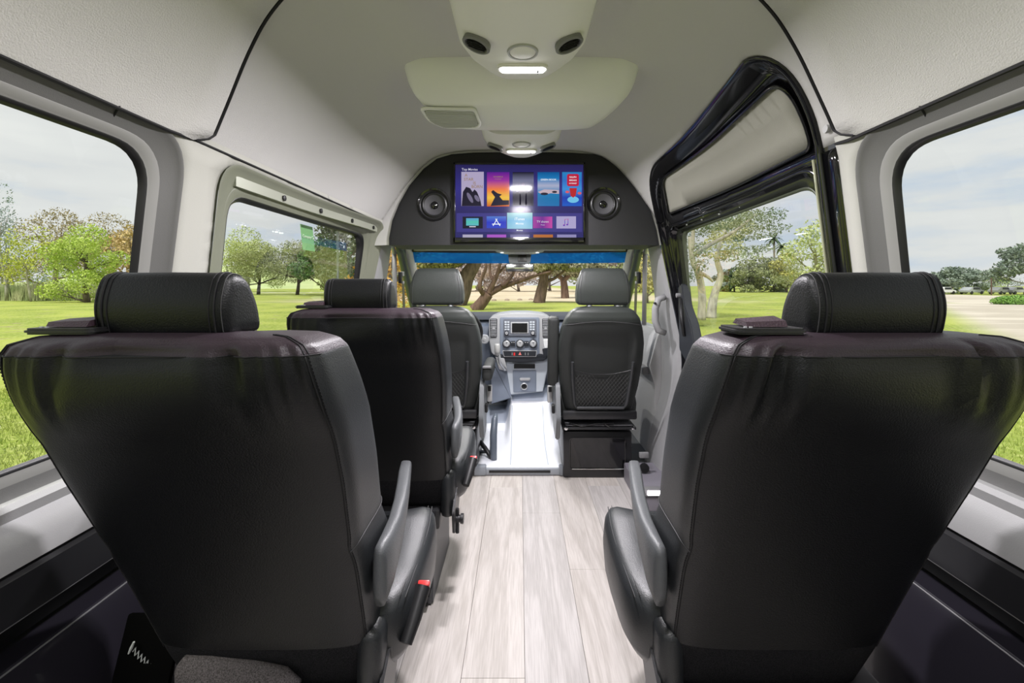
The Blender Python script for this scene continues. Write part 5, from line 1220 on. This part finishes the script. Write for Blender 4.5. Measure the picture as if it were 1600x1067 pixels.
for i, (px, h) in enumerate(((1209, 15.5), (1222, 13.2))):
    Y = 125; root = tag(empty('palm_tree', ((px-812)*Y/711, Y, GZ)), ['taller palm tree above the far cluster beyond sliding door', 'shorter palm tree right beside the taller palm'][i], 'palm', 'palms')
    MB().tube([(0, 0, 0), (.2, 0, h*.5), (0, 0, h-1)], [.35, .25, .25], 8).build('trunk', bark((.35, .30, .25)), root, smooth=True)
    fr = MB()
    for k in range(26):
        a = k*2.4; el = .9-1.6*(k/26); L_ = 2.6
        P = [Vector((math.cos(a)*L_*s_*math.cos(el), math.sin(a)*L_*s_*math.cos(el), h-1+L_*s_*math.sin(el)+.6*s_-1.6*s_*s_)) for s_ in np.linspace(0, 1, 5)]
        side_ = Vector((-math.sin(a), math.cos(a), 0))
        fr.loft([[p-side_*w_, p+Vector((0, 0, .03)), p+side_*w_, p-Vector((0, 0, .02))] for p, w_ in zip(P, (.08, .30, .36, .26, .04))])
    fr.build('fronds', leafmat((.07, .11, .06), (.14, .18, .10)), root)
# ---- right rear window
tree(1487, 92, 5.6, 3.6, 'grey-green eucalyptus left of the small lime tree in right rear window', ((.16, .21, .17), (.28, .33, .27)), (.4, .36, .3), 3000, seed=71, size=.32)
tree(1510, 98, 5.6, 3.8, 'grey-green round eucalyptus second from left in right rear window', ((.17, .22, .18), (.29, .34, .28)), (.4, .36, .3), 3000, seed=72, size=.32, clear=.1)
tree(1530, 105, 3.6, 3.0, 'low dark bush-like tree between eucalyptus and lime tree', DG, (.2, .2, .2), 1500, seed=73, clear=.05)
tree(1552, 95, 5.0, 2.2, 'small lime-green tree beside the pole in right rear window', ((.32, .42, .12), (.45, .55, .2)), (.3, .28, .2), 1500, seed=74, clear=.1)
tree(1604, 82, 9.5, 5.0, 'large grey-green tree at right edge of right rear window', ((.15, .20, .16), (.27, .32, .26)), (.4, .36, .3), 5200, seed=75, size=.32)
tree(1452, 110, 4.5, 3.2, 'faint yellow-green far tree at left edge of right rear window', ((.38, .44, .22), (.5, .55, .3)), (.3, .28, .2), 1200, seed=76)
tree(1575, 110, 4, 5, 'low dark far tree behind the parked cars', DG, (.2, .2, .2), 1800, seed=77, clear=.05)
k = 60/711; po = MB(); po.tube([(0, 0, 0), (0, 0, 3.0)], .10, 8); po = po.build('utility_pole', bark((.16, .11, .08))); po.location = ((1549-812)*80/711, 80, GZ); tag(po, 'brown wooden pole in front of the far trees on right', 'pole')
def car(px, Y, c, label):
    root = tag(empty('car', ((px-812)*Y/711, Y, GZ), R(15)), label, 'car', 'parked cars')
    b = prism(fillet([(-2.1, .35), (2.1, .35), (2.15, .75), (1.3, .9), (.7, 1.4), (-1.1, 1.42), (-1.8, .95), (-2.15, .85)], .12, 3), -.85, .85, bev=.06); b.build('body', mat('car%d' % px, c, .3), root)
    for sy in (-.8, .8):
        for sx_ in (-1.35, 1.35): MB().lathe([(0, -.1), (.3, -.1), (.33, 0), (.3, .1), (0, .1)], (sx_, sy, .33), 'y', 14).build('wheel', RUBBER, root)
    prism([(-1.0, .93), (1.0, .93), (.62, 1.32), (-.95, 1.34)], -.87, .87).build('window', DASHD, root)
for px, c, lb in ((1474, (.7, .7, .72), 'white parked car under the left eucalyptus'), (1518, (.4, .42, .45), 'grey parked car beside the round eucalyptus'), (1563, (.75, .75, .76), 'white parked car right of the pole'), (1585, (.5, .5, .55), 'silver parked car nearest the large grey-green tree')): car(px, 88, c, lb)
X = (1587-812)*43/711; root = tag(empty('bush', (X, 43, GZ)), 'low bright green bush on the sandy lot', 'bush')
V, F = leaves(np.random.RandomState(80), [(0, 0, .3, 1.9, 1.3, .55), (-1.0, .2, .25, 1.0, .8, .4), (1.4, 0, .35, 1.3, 1, .55)], 6000, .10); mk('foliage', V, F, leafmat((.16, .32, .06), (.26, .44, .10)), root, False)
MB().tube([(0, 0, -.05), (.1, 0, .5)], [.08, .03], 6).build('trunk', bark((.25, .2, .15)), root)
